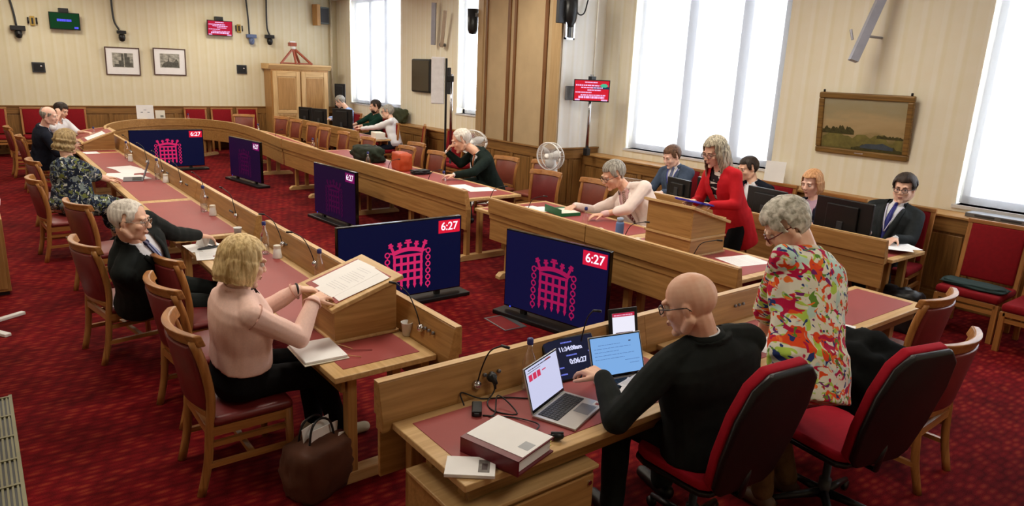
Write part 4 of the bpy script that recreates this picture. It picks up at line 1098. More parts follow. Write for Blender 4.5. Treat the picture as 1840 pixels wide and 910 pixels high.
# papers and books on the desks ----------------------------------
def flat(x, y, deg, z=TZ): return T(x, y, z) @ RZ(radians(deg))
papers('white sheets on the desk under the hand of the man in black suit', flat(1.62, 6.58, -5), [(-0.05, 0.12, 8), (0.06, 0.05, 2), (-0.02, -0.22, -6)], w=0.30, h=0.30, seed=2)
r = empty('folded_name_card', (1.60, 6.72, TZ + 0.01), radians(-70)); tag(r, 'white folded tent card held down by the man in black suit', 'card')
MB().prism([(-0.05, 0), (0.0, 0.10), (0.003, 0.10), (0.053, 0), (0.048, 0), (0.0015, 0.094), (-0.045, 0)], -0.085, 0.085, 'x').build('card', PAPER, r)
r = empty('dark_glasses_case', (1.60, 6.62, TZ + 0.012), radians(12)); tag(r, 'dark slim case on the papers in front of the tent card', 'case')
MB().ell((0, 0, 0), (0.11, 0.03, 0.012)).build('case', DARKGREY, r, smooth=True)
r = empty('pen', (1.62, 6.28, TZ + 0.006), radians(-30)); tag(r, 'red pen on the papers of the man in black suit', 'pen')
MB().tube([(-0.07, 0, 0), (0.07, 0, 0)], 0.004, 6).build('barrel', plain('pen_red', (140, 30, 40), 0.4), r)
papers('papers and folders around the laptop of the woman in floral dress', flat(1.75, 11.5, 0), [(0.0, -0.3, 10), (-0.12, 0.0, -12), (0.1, 0.3, 5), (0.05, 0.7, 14)], w=0.36, h=0.42, seed=6)
papers('white sheet and pad by the bald man at the far end', flat(1.62, 14.35, -90), [(0, 0, 5)], w=0.30, h=0.22, seed=8)
papers('sheets near the right end of the right arm desk', flat(5.85, 3.82, 78), [(0, 0, 0)], w=0.34, h=0.42, seed=9)
papers('sheets in front of the white-haired man', flat(5.75, 8.55, 80), [(0.1, 0.1, 4), (-0.2, -0.12, -3)], w=0.34, h=0.42, seed=10)
papers('white papers left of the green folder', flat(5.62, 6.75, 80), [(0, 0, 0), (0.05, 0.08, 12)], w=0.32, h=0.4, seed=11)
papers('white sheet between the bald man and the person in floral shirt', flat(4.02, 2.52, 12), [(0, 0, 0)], w=0.30, h=0.38, seed=12)
papers('papers at the right end of the near bench behind the standing person', flat(4.72, 2.30, 5), [(0, 0, 0), (0.08, -0.02, 15)], w=0.25, h=0.2, seed=13)
papers('white sheets held over the desk end by the man at the right', flat(7.72, 3.22, 30, 0.80), [(0, 0, 0), (0.08, -0.05, 25)], w=0.34, h=0.3, seed=14)
papers('crumpled white papers between the cream jacket and the silver laptop', flat(7.62, 6.2, 80), [(0.3, 0, 0), (0.0, 0.05, 12), (-0.35, 0.0, -8)], w=0.35, h=0.45, seed=15)
papers('white sheets lying over the keyboard in front of the bald man', flat(2.80, 2.38, 20, 0.776), [(-0.04, 0.0, 10), (0.04, 0.01, -8)], w=0.24, h=0.16, seed=16)
# white notebook lying open with ribbons
r = empty('open_notebook', (1.50, 3.80, TZ), radians(-3)); tag(r, 'open white notebook with ribbons on the near left desk', 'notebook')
MB().box(-0.135, 0.135, -0.17, 0.17, 0, 0.006).build('cover', CREAM, r, bevel=0.002)
MB().box(-0.128, 0.128, -0.16, 0.16, 0.006, 0.022).build('page_block', PAPER, r, bevel=0.004)
for p, c in ((((0.10, -0.14, 0.02), (0.16, -0.17, 0.01), (0.2, -0.19, 0.005)), (190, 140, 90)), (((0.13, -0.05, 0.02), (0.19, -0.08, 0.01), (0.30, -0.12, 0.004)), (130, 40, 40)), (((0.12, 0.05, 0.02), (0.17, 0.0, 0.01), (0.2, -0.05, 0.004)), (200, 160, 110))):
    MB().tube(spline(p, 4), 0.003, 6).build('ribbon', plain('ribbon%d' % c[1], c, 0.6), r)
# maroon ring binder
MAROON = plain('maroon_board', (104, 20, 34), 0.35, 0.5)
r = empty('ring_binder', (1.79, 2.265, TZ), radians(16)); tag(r, 'thick maroon ring binder with a white title page on the near bench', 'binder')
MB().box(-0.15, 0.13, -0.165, 0.165, 0.0, 0.006).build('back_cover', MAROON, r)
MB().box(-0.15, -0.142, -0.165, 0.165, 0.0, 0.075).build('spine', MAROON, r, bevel=0.002)
MB().box(-0.15, 0.13, -0.165, 0.165, 0.070, 0.076).build('front_cover', MAROON, r)
MB().box(-0.112, 0.126, -0.16, 0.16, 0.076, 0.078).build('title_page', PAPER, r)
MB().box(-0.12, 0.12, -0.15, 0.155, 0.008, 0.066).build('page_block', PAPER, r)
MB().box(-0.055, 0.01, -0.145, -0.09, 0.078, 0.0785).build('tiny_label', plain('label_grey', (170, 175, 180), 0.6), r)
for z in (0.025, 0.045):
    MB().box(0.10, 0.135, -0.15, 0.15, z, z + 0.003).build('divider_tab', plain('tab_yellow', (190, 180, 70), 0.6), r)
# white booklet with a small photograph
r = empty('white_booklet', (1.56, 2.235, TZ), radians(-38)); tag(r, 'small white booklet with a dark photo on its cover beside the maroon binder', 'booklet')
MB().box(-0.11, 0.11, -0.075, 0.075, 0.0, 0.016).build('booklet', PAPER, r, bevel=0.002)
MB().box(0.035, 0.085, -0.05, 0.05, 0.016, 0.0166).build('cover_photo', plain('grey_photo', (112, 108, 104), 0.6, var=0.4, scale=40), r)
MB().box(0.05, 0.075, -0.03, 0.02, 0.0166, 0.0170).build('photo_figure', plain('photo_dark', (60, 40, 40), 0.6), r)

# laptops -------------------------------------------------------
def laptop(label, loc, deg, w, d, sh, open_deg, scr, body=SILVER, keys=True, nm='laptop'):
    """user sits at -y; returns root and screen matrix (x right, z up, facing -y)"""
    r = empty(nm, loc, radians(deg)); tag(r, label, 'laptop')
    MB().box(-w / 2, w / 2, -d / 2, d / 2, 0.0, 0.014).build('base', body, r, bevel=0.004)
    if keys:
        MB().box(-w * 0.43, w * 0.43, -d * 0.05, d * 0.42, 0.014, 0.0146).build('key_well', DARKGREY, r)
        kw = w * 0.86 / 14; kd = d * 0.47 / 6
        m = MB()
        kb = MB()
        for i in range(14):
            for j in range(6):
                if j == 0 and 4 <= i <= 8: continue
                m.box(-w * 0.43 + i * kw + 0.0015, -w * 0.43 + (i + 1) * kw - 0.0015, -d * 0.05 + j * kd + 0.0015, -d * 0.05 + (j + 1) * kd - 0.0015, 0.0146, 0.017)
        m.box(-w * 0.43 + 4 * kw + 0.0015, -w * 0.43 + 9 * kw - 0.0015, -d * 0.05 + 0.0015, -d * 0.05 + kd - 0.0015, 0.0146, 0.017)
        o = m.build('keys', BLACK, r); o['kind'] = 'stuff'
        MB().box(-w * 0.02, w * 0.3, -d * 0.44, -d * 0.1, 0.014, 0.0145).build('touchpad', GREY, r)
    M = T(0, d / 2, 0.012) @ RX(radians(-(open_deg - 90)))
    MB().box(-w / 2, w / 2, -0.003, 0.005, 0, sh, M).build('lid', body if nm == 'laptop' else BLACK, r, bevel=0.003)
    MB().box(-w / 2 + 0.005, w / 2 - 0.005, -0.004, -0.003, 0.006, sh - 0.004, M).build('bezel', BLACKG, r)
    MB().box(-w / 2 + 0.011, w / 2 - 0.011, -0.0046, -0.004, 0.022, sh - 0.010, M).build('display', scr, r)
    return r, M
LW = emis('laptop_white', (212, 214, 246), 0.9)
r, M = laptop('open silver laptop with a white page and pink tiles on the near bench', (2.29, 2.40, TZ), 21, 0.35, 0.245, 0.245, 106, LW)
for i in range(3):
    MB().box(-0.145 + i * 0.042, -0.112 + i * 0.042, -0.0055, -0.0046, 0.165, 0.198, M).build('pink_tile', emis('tile_pink', (214, 50, 90), 0.9), r)
m = MB(); stripes_text(m, -0.14, 0.10, 0.222, 0.005, 4, M, -0.0048); stripes_text(m, -0.15, -0.02, 0.210, 0.003, 5, M, -0.0048)
m.build('screen_writing', emis('dark_writing', (60, 60, 90), 0.6), r)
m = MB(); stripes_text(m, -0.01, 0.03, 0.185, 0.006, 8, M, -0.0048); m.build('screen_writing', emis('tile_pink', (214, 50, 90), 0.9), r)
MB().box(0.04, 0.09, -0.0052, -0.0046, 0.219, 0.228, M).build('tab_strip', emis('tab_orange', (200, 90, 70), 0.9), r)
MB().box(0.115, 0.165, -0.115, -0.075, 0.014, 0.0146).build('sticker', PAPER, r)
MB().box(0.125, 0.150, -0.108, -0.085, 0.0146, 0.0148).build('sticker_mark', plain('mark_red', (150, 60, 60), 0.6), r)
LB = emis('laptop_blue', (128, 176, 232), 0.95)
r, M = laptop('laptop with a pale blue page, right in front of the bald man', (2.78, 2.42, TZ), -12, 0.36, 0.24, 0.25, 112, LB)
m = MB()
for i, (a, b) in enumerate(((-0.12, 0.03), (-0.15, 0.1), (-0.15, 0.02), (-0.15, 0.12), (-0.15, 0.05), (0.05, 0.15), (0.08, 0.15))):
    stripes_text(m, a, b, 0.195 - i * 0.02, 0.0025, i, M, -0.0048)
m.build('screen_writing', emis('blue_writing', (84, 120, 180), 0.8), r)
MB().box(0.09, 0.105, -0.0052, -0.0046, 0.20, 0.206, M).build('cursor_mark', emis('dark_writing', (60, 60, 90), 0.6), r)
# clock display
r = empty('clock_display', (2.62, 2.66, TZ + 0.005), radians(-6)); tag(r, 'dark timer display reading 11:34:08am and 0:06:27 between the two laptops', 'display')
M = RX(radians(-42))
MB().box(-0.185, 0.185, 0.0, 0.02, 0.0, 0.26, M).build('casing', BLACK, r, bevel=0.008)
MB().box(-0.175, 0.175, -0.002, 0.0, 0.012, 0.248, M).build('display', emis('timer_navy', (22, 26, 52), 0.8), r)
wt = emis('timer_white', (220, 222, 255), 1.0)
text_obj('11:34:08am', 0.036, wt, r, M @ T(-0.005, -0.003, 0.185) @ UP, 'clock_digits', bold=0.0012)
text_obj('0:06:27', 0.042, wt, r, M @ T(0.02, -0.003, 0.105) @ UP, 'timer_digits', bold=0.0012)
m = MB()
for a, b, z in ((-0.06, 0.02, 0.225), (-0.05, 0.03, 0.145), (-0.15, -0.09, 0.08), (-0.15, -0.08, 0.04), (0.11, 0.16, 0.15), (0.11, 0.16, 0.13), (0.11, 0.16, 0.10), (0.11, 0.16, 0.08)):
    stripes_text(m, a, b, z, 0.008, int(z * 100), M, -0.003)
o = m.build('small_writing', emis('timer_blue_text', (110, 120, 220), 1.0), r); o['kind'] = 'stuff'
# portrait tablet
r = empty('portrait_tablet', (3.06, 2.735, TZ), radians(-14)); tag(r, 'upright tablet with a red banner leaning on the near barrier', 'tablet')
M = RX(radians(-14))
MB().box(-0.105, 0.105, 0, 0.012, 0.02, 0.315, M).build('casing', BLACK, r, bevel=0.006)
MB().box(-0.08, 0.08, -0.001, 0, 0.03, 0.285, M).build('display', emis('tablet_white', (238, 236, 250), 1.0), r)
MB().box(-0.08, 0.08, -0.002, -0.001, 0.262, 0.285, M).build('banner', emis('tablet_red', (190, 24, 60), 0.9), r)
m = MB(); stripes_text(m, -0.07, 0.07, 0.272, 0.008, 2, M, -0.0022); m.build('banner_writing', emis('banner_pink', (240, 160, 190), 0.9), r)
MB().box(-0.06, 0.062, -0.002, -0.001, 0.055, 0.165, M).build('picture', emis('tablet_pic', (74, 24, 48), 0.8), r)
MB().box(0.0, 0.05, -0.003, -0.002, 0.115, 0.15, M).build('picture_window', emis('tablet_pic2', (200, 210, 230), 0.9), r)
MB().box(-0.02, 0.02, 0.012, 0.05, 0.02, 0.2, M).build('stand', BLACK, r)
# chargers and leads
def lead(label, pts, rad=0.004, nm='power_lead'):
    o = MB().tube(spline(pts, 6), rad, 6).build(nm, BLACK, smooth=True); tag(o, label, 'cable', 'black leads beside the left laptop'); return o
z = TZ + 0.005
lead('black lead looping from the socket to the adapter', [(2.06, 2.81, 0.86), (2.07, 2.76, 0.79), (1.98, 2.70, z), (1.96, 2.60, z), (2.04, 2.52, z), (2.02, 2.66, z + 0.05), (1.94, 2.58, z), (1.88, 2.60, z)])
lead('black lead running from the adapter to behind the laptop', [(1.86, 2.74, z), (1.88, 2.80, 0.80), (1.98, 2.76, z), (2.1, 2.70, z), (2.2, 2.62, z)])
lead('black lead running along the binder to the loose plug', [(1.90, 2.58, z), (2.0, 2.50, z), (2.05, 2.36, z + 0.01), (1.97, 2.30, z + 0.01), (2.04, 2.26, z), (2.05, 2.20, z)])
r = empty('power_adapter', (1.885, 2.66, TZ), radians(-35)); tag(r, 'black laptop power adapter on the near bench', 'adapter')
MB().box(-0.026, 0.026, -0.06, 0.06, 0, 0.03).build('brick', BLACK, r, bevel=0.006)
MB().box(-0.012, 0.012, -0.068, -0.06, 0.008, 0.022).build('cable_inlet', DARKGREY, r)
r = empty('mains_plug', (2.06, 2.785, 0.86)); tag(r, 'black mains plug in the barrier socket', 'plug')
MB().lathe([(0.0, 0), (0.028, 0), (0.028, 0.02), (0.016, 0.035), (0.01, 0.06)], 14, M=RX(pi / 2 + 0.5)).build('plug_body', BLACK, r, smooth=True)
MB().tube([(0, -0.04, -0.02), (0, -0.045, -0.06)], 0.006, 8).build('strain_relief', BLACK, r)
r = empty('loose_plug', (2.045, 2.215, TZ + 0.02), radians(-35)); tag(r, 'loose black plug lying against the maroon binder', 'plug')
MB().ell((0, 0, 0), (0.035, 0.022, 0.02)).build('plug_body', BLACK, r, smooth=True)
MB().box(-0.03, 0.03, -0.004, 0.004, 0.005, 0.022).build('grip_ridge', DARKGREY, r)
# grey laptop of the woman in floral dress
r, M = laptop('grey laptop with a plain back on the left arm desk', (1.72, 11.0, TZ), -100, 0.36, 0.25, 0.27, 110, emis('dim_screen', (60, 60, 80), 0.4), body=plain('laptop_grey', (112, 108, 118), 0.4, 0.5, 0.4))
r, M = laptop('silver laptop open in front of the man in blue-grey suit', (7.75, 6.95, TZ), 100, 0.36, 0.25, 0.28, 112, emis('dim_screen2', (70, 80, 100), 0.5))
MB().ell((0, 0.0062, 0.14), (0.025, 0.002, 0.03), M).build('lid_mark', DARKGREY, r, smooth=True)
# green folder
r = empty('green_folder', (5.78, 6.42, TZ), radians(80)); tag(r, 'open green box folder in front of the man in cream jacket', 'folder')
GREEN = plain('folder_green', (22, 104, 62), 0.5)
MB().box(-0.2, 0.2, -0.14, 0.14, 0, 0.04).build('folder_body', GREEN, r, bevel=0.003)
MB().box(-0.19, 0.1, -0.13, 0.13, 0.04, 0.044).build('page', CREAM, r)
MB().box(-0.2, 0.2, 0.14, 0.148, 0, 0.09).build('folder_flap', GREEN, r, bevel=0.002)
# red strip (folder) held by the standing person
o = MB().cbox((0, 0, 0), (0.05, 0.16, 0.02)).build('red_folder', plain('folder_red', (196, 40, 34), 0.5), loc=(3.86, 2.42, TZ + 0.012)); o.rotation_euler = (0, 0, radians(18)); tag(o, 'red folder edge under the arm of the person in floral shirt', 'folder')

# monitors ------------------------------------------------------
def monitor(label, x, y, deg, w, h, zb=0.10, group='black computer monitors'):
    r = empty('computer_monitor', (x, y, TZ), radians(deg)); tag(r, label, 'monitor', group)
    MB().box(-w / 2, w / 2, -0.02, 0.02, zb, zb + h).build('casing', BLACK, r, bevel=0.008)
    MB().box(-w / 2 + 0.01, w / 2 - 0.01, -0.022, -0.02, zb + 0.015, zb + h - 0.01).build('display', emis('monitor_idle', (24, 30, 40), 0.5), r)
    MB().box(-w * 0.28, w * 0.28, 0.02, 0.05, zb + 0.06, zb + h - 0.06).build('rear_housing', BLACK, r, bevel=0.01)
    MB().box(-0.035, 0.035, 0.03, 0.06, 0.0, zb + 0.16).build('stand_column', DARKGREY, r, bevel=0.004)
    MB().box(-0.13, 0.13, -0.07, 0.12, 0.0, 0.015).build('stand_foot', DARKGREY, r, bevel=0.004)
    return r
# screens face the window side (+x): rotation 90 turns -y to +x
monitor('wide black monitor seen from behind in front of the fair-haired woman', 7.48, 3.72, 86, 0.66, 0.40)
monitor('black monitor between the woman in red and the fair-haired woman', 7.55, 4.72, 84, 0.56, 0.36)
monitor('small black monitor in front of the man in blue-grey suit, left of two', 7.6, 6.1, 80, 0.46, 0.28)
monitor('black monitor just left of the red blazer, right of two', 7.65, 5.65, 80, 0.42, 0.34)
monitor('leftmost small black monitor in front of the wardrobe door', 7.5, 19.35, 122, 0.44, 0.40)
monitor('second small black monitor in front of the wardrobe', 7.52, 18.4, 122, 0.46, 0.42)
monitor('large black monitor before the man in light blue shirt', 7.6, 17.1, 118, 0.62, 0.5)
monitor('tall black monitor at the wardrobe edge behind the man in light blue shirt', 8.72, 19.75, 140, 0.32, 0.7, zb=0.45)
r = empty('equipment_box', (7.75, 15.4, TZ), radians(80)); tag(r, 'cream box and white cups before the bearded man', 'box')
MB().box(-0.2, 0.2, -0.12, 0.12, 0, 0.16).build('box_body', CREAM, r, bevel=0.01)
MB().box(-0.1, 0.3, -0.2, -0.13, 0, 0.03).build('tray', WHITE, r, bevel=0.005)

# bags ----------------------------------------------------------
def lump(name, seed, size, mat, amp=0.12, cuts=3, boxy=0.55, parent=None, loc=None, flat_bottom=True, freq=2.2):
    bm = bmesh.new(); bmesh.ops.create_icosphere(bm, subdivisions=cuts + 1, radius=1.0)
    for v in bm.verts:
        d = v.co.normalized()
        mx = max(abs(d.x), abs(d.y), abs(d.z))
        p = d * (1 - boxy) + d / mx * boxy
        n = noise.noise(d * freq + Vector((seed, seed * 2, 0))) + 0.5 * noise.noise(d * freq * 2.7 + Vector((seed, 0, seed)))
        p *= 1 + amp * n
        if flat_bottom and p.z < -0.8: p.z = -0.8
        v.co = Vector((p.x * size[0], p.y * size[1], p.z * size[2]))
    me = bpy.data.meshes.new(name); bm.to_mesh(me); bm.free(); me.shade_smooth()
    o = bpy.data.objects.new(name, me); COL.objects.link(o); me.materials.append(mat)
    if parent: o.parent = parent
    if loc: o.location = loc
    return o
BAGBR = plain('brown_bag_leather', (88, 54, 38), 0.6, 0.3, var=0.2, scale=6)
r = empty('brown_tote_bag', (1.38, 3.56, 0), radians(20)); tag(r, 'brown tote bag with papers on the floor by the woman in pink', 'bag')
lump('bag_body', 3, (0.20, 0.15, 0.19), BAGBR, 0.08, parent=r, loc=(0, 0, 0.155))
for s in (-1, 1):
    MB().tube(spline([(-0.10, s * 0.05, 0.28), (-0.07, s * 0.04, 0.42), (0.0, s * 0.03, 0.46), (0.07, s * 0.04, 0.42), (0.10, s * 0.05, 0.28)], 5), 0.007, 8).build('handle', BLACK, r, smooth=True)
MB().box(-0.13, 0.1, -0.035, -0.03, 0.22, 0.40, RZ(0.1) @ RY(0.12)).build('folded_paper', PAPER, r)
MB().box(-0.06, 0.14, 0.0, 0.005, 0.22, 0.43, RY(-0.1)).build('folded_paper', PAPER, r)
MB().box(-0.02, 0.12, -0.08, -0.075, 0.22, 0.36, RY(0.3) @ RZ(0.2)).build('folded_paper', PAPER, r)
DGREEN = plain('dark_green_canvas', (34, 42, 30), 0.8, 0.2, var=0.3, scale=6)
r = empty('green_holdall', (5.75, 11.85, TZ), radians(85)); tag(r, 'dark green soft bag lying on the right arm desk', 'bag')
lump('bag_body', 8, (0.46, 0.22, 0.15), DGREEN, 0.18, parent=r, loc=(0, 0, 0.12))
MB().tube(spline([(-0.2, -0.1, 0.2), (0, -0.16, 0.27), (0.2, -0.1, 0.2)], 5), 0.012, 8).build('handle', BLACK, r, smooth=True)
MB().box(0.04, 0.09, -0.03, 0.0, 0.25, 0.27).build('buckle', plain('buckle_gold', (180, 160, 80), 0.4), r)
r = empty('orange_bag', (5.75, 10.55, TZ), radians(80)); tag(r, 'orange leather bag standing on the right arm desk', 'bag')
lump('bag_body', 5, (0.25, 0.12, 0.17), plain('orange_leather', (184, 72, 30), 0.5, 0.4), 0.05, parent=r, loc=(0, 0, 0.135), boxy=0.75)
MB().tube(spline([(0.2, 0.0, 0.25), (0.27, -0.02, 0.15), (0.25, -0.03, 0.03)], 5), 0.008, 8).build('strap', WHITE, r, smooth=True)
o = lump('dark_scarf', 14, (0.16, 0.1, 0.04), BLACK, 0.3, loc=(5.8, 10.0, TZ + 0.033)); tag(o, 'small dark bundle right of the orange bag', 'bundle')
o = lump('black_rucksack', 9, (0.15, 0.2, 0.24), BLACK, 0.2, loc=(7.50, 2.98, 0.20)); tag(o, 'black rucksack on the floor by the legs of the man at the right', 'bag')
o = lump('folded_jacket', 12, (0.13, 0.30, 0.03), plain('dark_teal_cloth', (26, 52, 52), 0.8), 0.15, loc=(8.02, 2.52, 0.517)); tag(o, 'dark teal folded jacket on the red chair at the window wall', 'jacket')
o = lump('black_coat', 21, (0.28, 0.26, 0.26), plain('black_cloth', (16, 18, 18), 0.9, 0.1), 0.25, loc=(4.48, 2.0, 0.60)); tag(o, 'black coat heaped behind the standing person at the right swivel chair', 'coat')
o = lump('dark_jacket', 23, (0.14, 0.30, 0.2), plain('olive_cloth', (52, 58, 34), 0.8), 0.18, loc=(8.97, 16.6, 1.2)); tag(o, 'olive green coat lying on the ledge behind the man in white', 'coat')

# fans ------------------------------------------------------------
def make_fan(hz):
    r = empty('pedestal_fan')
    for a in (0.2, 1.77, 3.34, 4.91):
        MB().box(0.0, 0.34, -0.022, 0.022, 0.0, 0.03, RZ(a)).build('foot_bar', WHITE, r, bevel=0.006)
    MB().lathe([(0.05, 0.02), (0.03, 0.06), (0.022, 0.1), (0.022, 0.55), (0.03, 0.57), (0.04, 0.75), (0.045, hz - 0.25), (0.03, hz - 0.12), (0.02, hz - 0.1), (0.02, hz)], 14).build('stem', WHITE, r, smooth=True)
    MB().box(-0.015, 0.015, -0.047, -0.035, 0.8, 0.86).build('control_panel', BLACK, r)
    h = MB().lathe([(0.05, 0.09), (0.06, 0.02), (0.055, -0.02)], 16, M=T(0, 0, hz) @ RX(pi / 2)).build('motor_housing', WHITE, r, smooth=True)
    R_ = 0.215
    for dy in (-0.035, -0.10):
        m = MB()
        n = 28
        pts = [(R_ * cos(2 * pi * k / n), dy, hz + R_ * sin(2 * pi * k / n)) for k in range(n + 1)]
        m.tube(pts, 0.006 if dy > -0.05 else 0.01, 6)
        m.build('guard_ring', WHITE, r, smooth=True)
    m = MB()
    for k in range(48):
        a = 2 * pi * k / 48
        m.tube([(0.05 * cos(a), -0.125, hz + 0.05 * sin(a)), (0.15 * cos(a), -0.125, hz + 0.15 * sin(a)), (R_ * cos(a), -0.10, hz + R_ * sin(a)), (R_ * cos(a), -0.035, hz + R_ * sin(a)), (0.12 * cos(a), -0.0, hz + 0.12 * sin(a)), (0.05 * cos(a), 0.0, hz + 0.05 * sin(a))], 0.0017, 4)
    o = m.build('guard_wires', WHITE, r, smooth=True); o['kind'] = 'stuff'
    for k in range(3):
        a = 2 * pi * k / 3 + 0.4
        vs = []; n = 8
        for i in range(n + 1):
            t = i / n; rr = 0.04 + 0.15 * t; wdt = 0.035 + 0.06 * sin(pi * min(t * 0.9 + 0.1, 1))
            for s in (-1, 1):
                an = a + s * wdt / rr * 0.75
                vs.append((rr * cos(an), -0.06 + s * 0.02, hz + rr * sin(an)))
        m = MB(); m.v = vs; m.f = [(2 * i, 2 * i + 1, 2 * i + 3, 2 * i + 2) for i in range(n)]
        b = m.build('fan_blade', plain('fan_blade_white', (214, 214, 216), 0.4), r, smooth=True)
        sd = b.modifiers.new('s', 'SOLIDIFY'); sd.thickness = 0.003
    MB().lathe([(0.03, 0.0), (0.045, 0.02), (0.045, 0.05), (0, 0.05)], 16, M=T(0, -0.08, hz) @ RX(pi / 2)).build('hub', WHITE, r, smooth=True)
    return r
fan = make_fan(1.17); fan.location = (7.36, 8.45, 0); fan.rotation_euler = (0, 0, radians(-90)); fan.scale = (1.3, 1.3, 1.0)
tag(fan, 'white pedestal fan standing in front of the oak panelled pier', 'fan', 'white pedestal fans')
f2 = dup(fan, (7.35, 10.75, 0), radians(-50), 'white pedestal fan whose round guard shows behind the white-haired man')
f3 = dup(fan, (-0.20, 7.6, 0), radians(20), 'white pedestal fan cut off by the left edge, its foot bars on the carpet'); 

# left edge cabinet, floor grille, floor box ----------------------
r = empty('side_cabinet', (-0.1, 8.55, 0)); tag(r, 'oak cabinet at the left edge with a small round knob', 'cabinet')
MB().box(-0.45, 0.22, 0.0, 0.8, 0.04, 0.8).build('body', OAK('z'), r, bevel=0.006)
MB().box(-0.43, 0.20, 0.02, 0.8, 0.0, 0.04).build('plinth', BLACK, r)
MB().box(-0.40, 0.19, -0.018, 0.0, 0.07, 0.77).build('door', OAK('z'), r, bevel=0.005)
MB().ell((0.15, -0.035, 0.5), (0.02, 0.02, 0.02)).build('knob', CHROME, r, smooth=True)
r = empty('floor_grille', (-0.32, 3.2, 0)); tag(r, 'grey metal floor grille set in the carpet at the left', 'grille')
GM = plain('grille_metal', (116, 112, 84), 0.45, 0.5, 0.5)
MB().box(0.29, 0.31, 0.0, 2.68, 0.0, 0.012).box(-0.31, -0.29, 0.0, 2.68, 0.0, 0.012).build('edge_bar', GM, r)
MB().box(-0.29, 0.29, 0.0, 2.68, -0.002, 0.002).build('dark_well', BLACK, r)
for i in range(9):
    MB().box(-0.29, 0.29, i * 0.33, i * 0.33 + 0.02, 0.0, 0.013).build('cross_bar', GM, r)
for i in range(8):
    m = MB()
    for k in range(24):
        m.box(-0.285 + k * 0.0242, -0.285 + k * 0.0242 + 0.011, i * 0.33 + 0.02, i * 0.33 + 0.33, 0.002, 0.010)
    o = m.build('slat_section', GM, r); o['kind'] = 'stuff'
r = empty('floor_box', (4.03, 5.24, 0), radians(-4)); tag(r, 'rectangular floor outlet lid in the carpet in front of the portcullis screen', 'floor box')
for a in ((-0.13, -0.115, -0.2, 0.2), (0.07, 0.13, -0.2, 0.2), (-0.115, 0.07, -0.2, -0.185), (-0.115, 0.07, 0.185, 0.2)):
    MB().box(a[0], a[1], a[2], a[3], 0.0, 0.006).build('frame_bar', GREY, r)
MB().box(-0.115, 0.07, -0.185, 0.185, 0.0, 0.003).build('carpeted_lid', plain('lid_red', (120, 22, 26), 0.9), r)
# cards on the far curve
o = empty('propped_card', (3.42, 19.30, 0.958)); tag(o, 'white card with small marks propped on the far curved barrier', 'card')
MB().box(-0.19, 0.19, -0.008, 0.0, 0, 0.33, RX(radians(-4))).build('card', PAPER, o)
MB().box(-0.10, -0.05, -0.010, -0.008, 0.15, 0.165, RX(radians(-4))).box(0.05, 0.10, -0.010, -0.008, 0.15, 0.165, RX(radians(-4))).box(-0.03, 0.03, -0.010, -0.008, 0.21, 0.22, RX(radians(-4))).build('card_print', plain('card_ink', (90, 100, 120), 0.7), o)
o = empty('small_card', (3.77, 19.38, 0.958)); tag(o, 'small cream card with a dark square next to the white card', 'card')
MB().box(-0.11, 0.11, -0.006, 0.0, 0, 0.2, RX(radians(-4))).build('card', CREAM, o)
MB().box(0.0, 0.07, -0.008, -0.006, 0.03, 0.08, RX(radians(-4))).build('card_print', plain('card_grey', (130, 130, 120), 0.7), o)
o = empty('ledge_notice', (8.95, 5.53, 1.06), radians(-75)); tag(o, 'white fuzzy-edged notice stand on the window ledge left of the painting', 'notice')
MB().box(-0.14, 0.14, -0.01, 0.0, 0, 0.32, RX(radians(-8))).build('notice_sheet', PAPER, o)
MB().box(-0.14, 0.14, -0.05, 0.05, 0, 0.01).build('notice_foot', WHITE, o)
o = empty('ledge_vent', (9.03, 2.6, 1.06)); tag(o, 'grey slotted vent box on the window ledge behind the red chair', 'vent')
MB().box(-0.1, 0.1, -1.2, 0.45, 0, 0.05).build('vent_body', GREY, o, bevel=0.005)
for k in range(6):
    MB().box(-0.105, -0.1, -1.15 + k * 0.26, -0.95 + k * 0.26, 0.015, 0.035).build('slot', DARKGREY, o)
o = MB().box(-0.05, 0.05, -0.2, 0.2, 0, 0.02).build('blue_sign', plain('blue_sign', (40, 50, 160), 0.5), loc=(8.6, 1.9, 1.55)); tag(o, 'blue object at the right edge of the photo', 'sign'); bpy.data.objects.remove(o)
# ---------------------------------------------------------------- people
import numpy as np
def remesh(name, mb, voxel, smooth=2, mat=None, parent=None, post=None, origin=Vector((0, 0, 0)), keep=None, thick=0.0, sm_f=0.5):
    me = mb.mesh(name + '_src')
    t = bpy.data.objects.new('tmp', me); COL.objects.link(t)
    m = t.modifiers.new('r', 'REMESH'); m.mode = 'VOXEL'; m.voxel_size = voxel; m.adaptivity = 0
    if smooth:
        s = t.modifiers.new('s', 'SMOOTH'); s.factor = sm_f; s.iterations = smooth
    dg = bpy.context.evaluated_depsgraph_get()
    out = bpy.data.meshes.new_from_object(t.evaluated_get(dg))
    bpy.data.objects.remove(t); bpy.data.meshes.remove(me)
    n = len(out.vertices)
    co = np.empty(n * 3, np.float32); out.vertices.foreach_get('co', co); co = co.reshape(-1, 3)
    nr = np.empty(n * 3, np.float32); out.vertices.foreach_get('normal', nr); nr = nr.reshape(-1, 3)
    if post is not None:
        co = post(co, nr)
    co = co - np.array(origin, np.float32)
    out.vertices.foreach_set('co', co.astype(np.float32).ravel())
    if keep is not None:
        k = keep(co + np.array(origin, np.float32), nr)
        bm = bmesh.new(); bm.from_mesh(out)
        bm.verts.ensure_lookup_table()
        bmesh.ops.delete(bm, geom=[v for v, q in zip(bm.verts, k) if not q], context='VERTS')
        if thick:
            pass
        bm.to_mesh(out); bm.free()
    out.name = name; out.materials.clear()
    if mat: out.materials.append(mat)
    out.shade_smooth(); out.update()
    o = bpy.data.objects.new(name, out); COL.objects.link(o)
    if parent: o.parent = parent
    return o

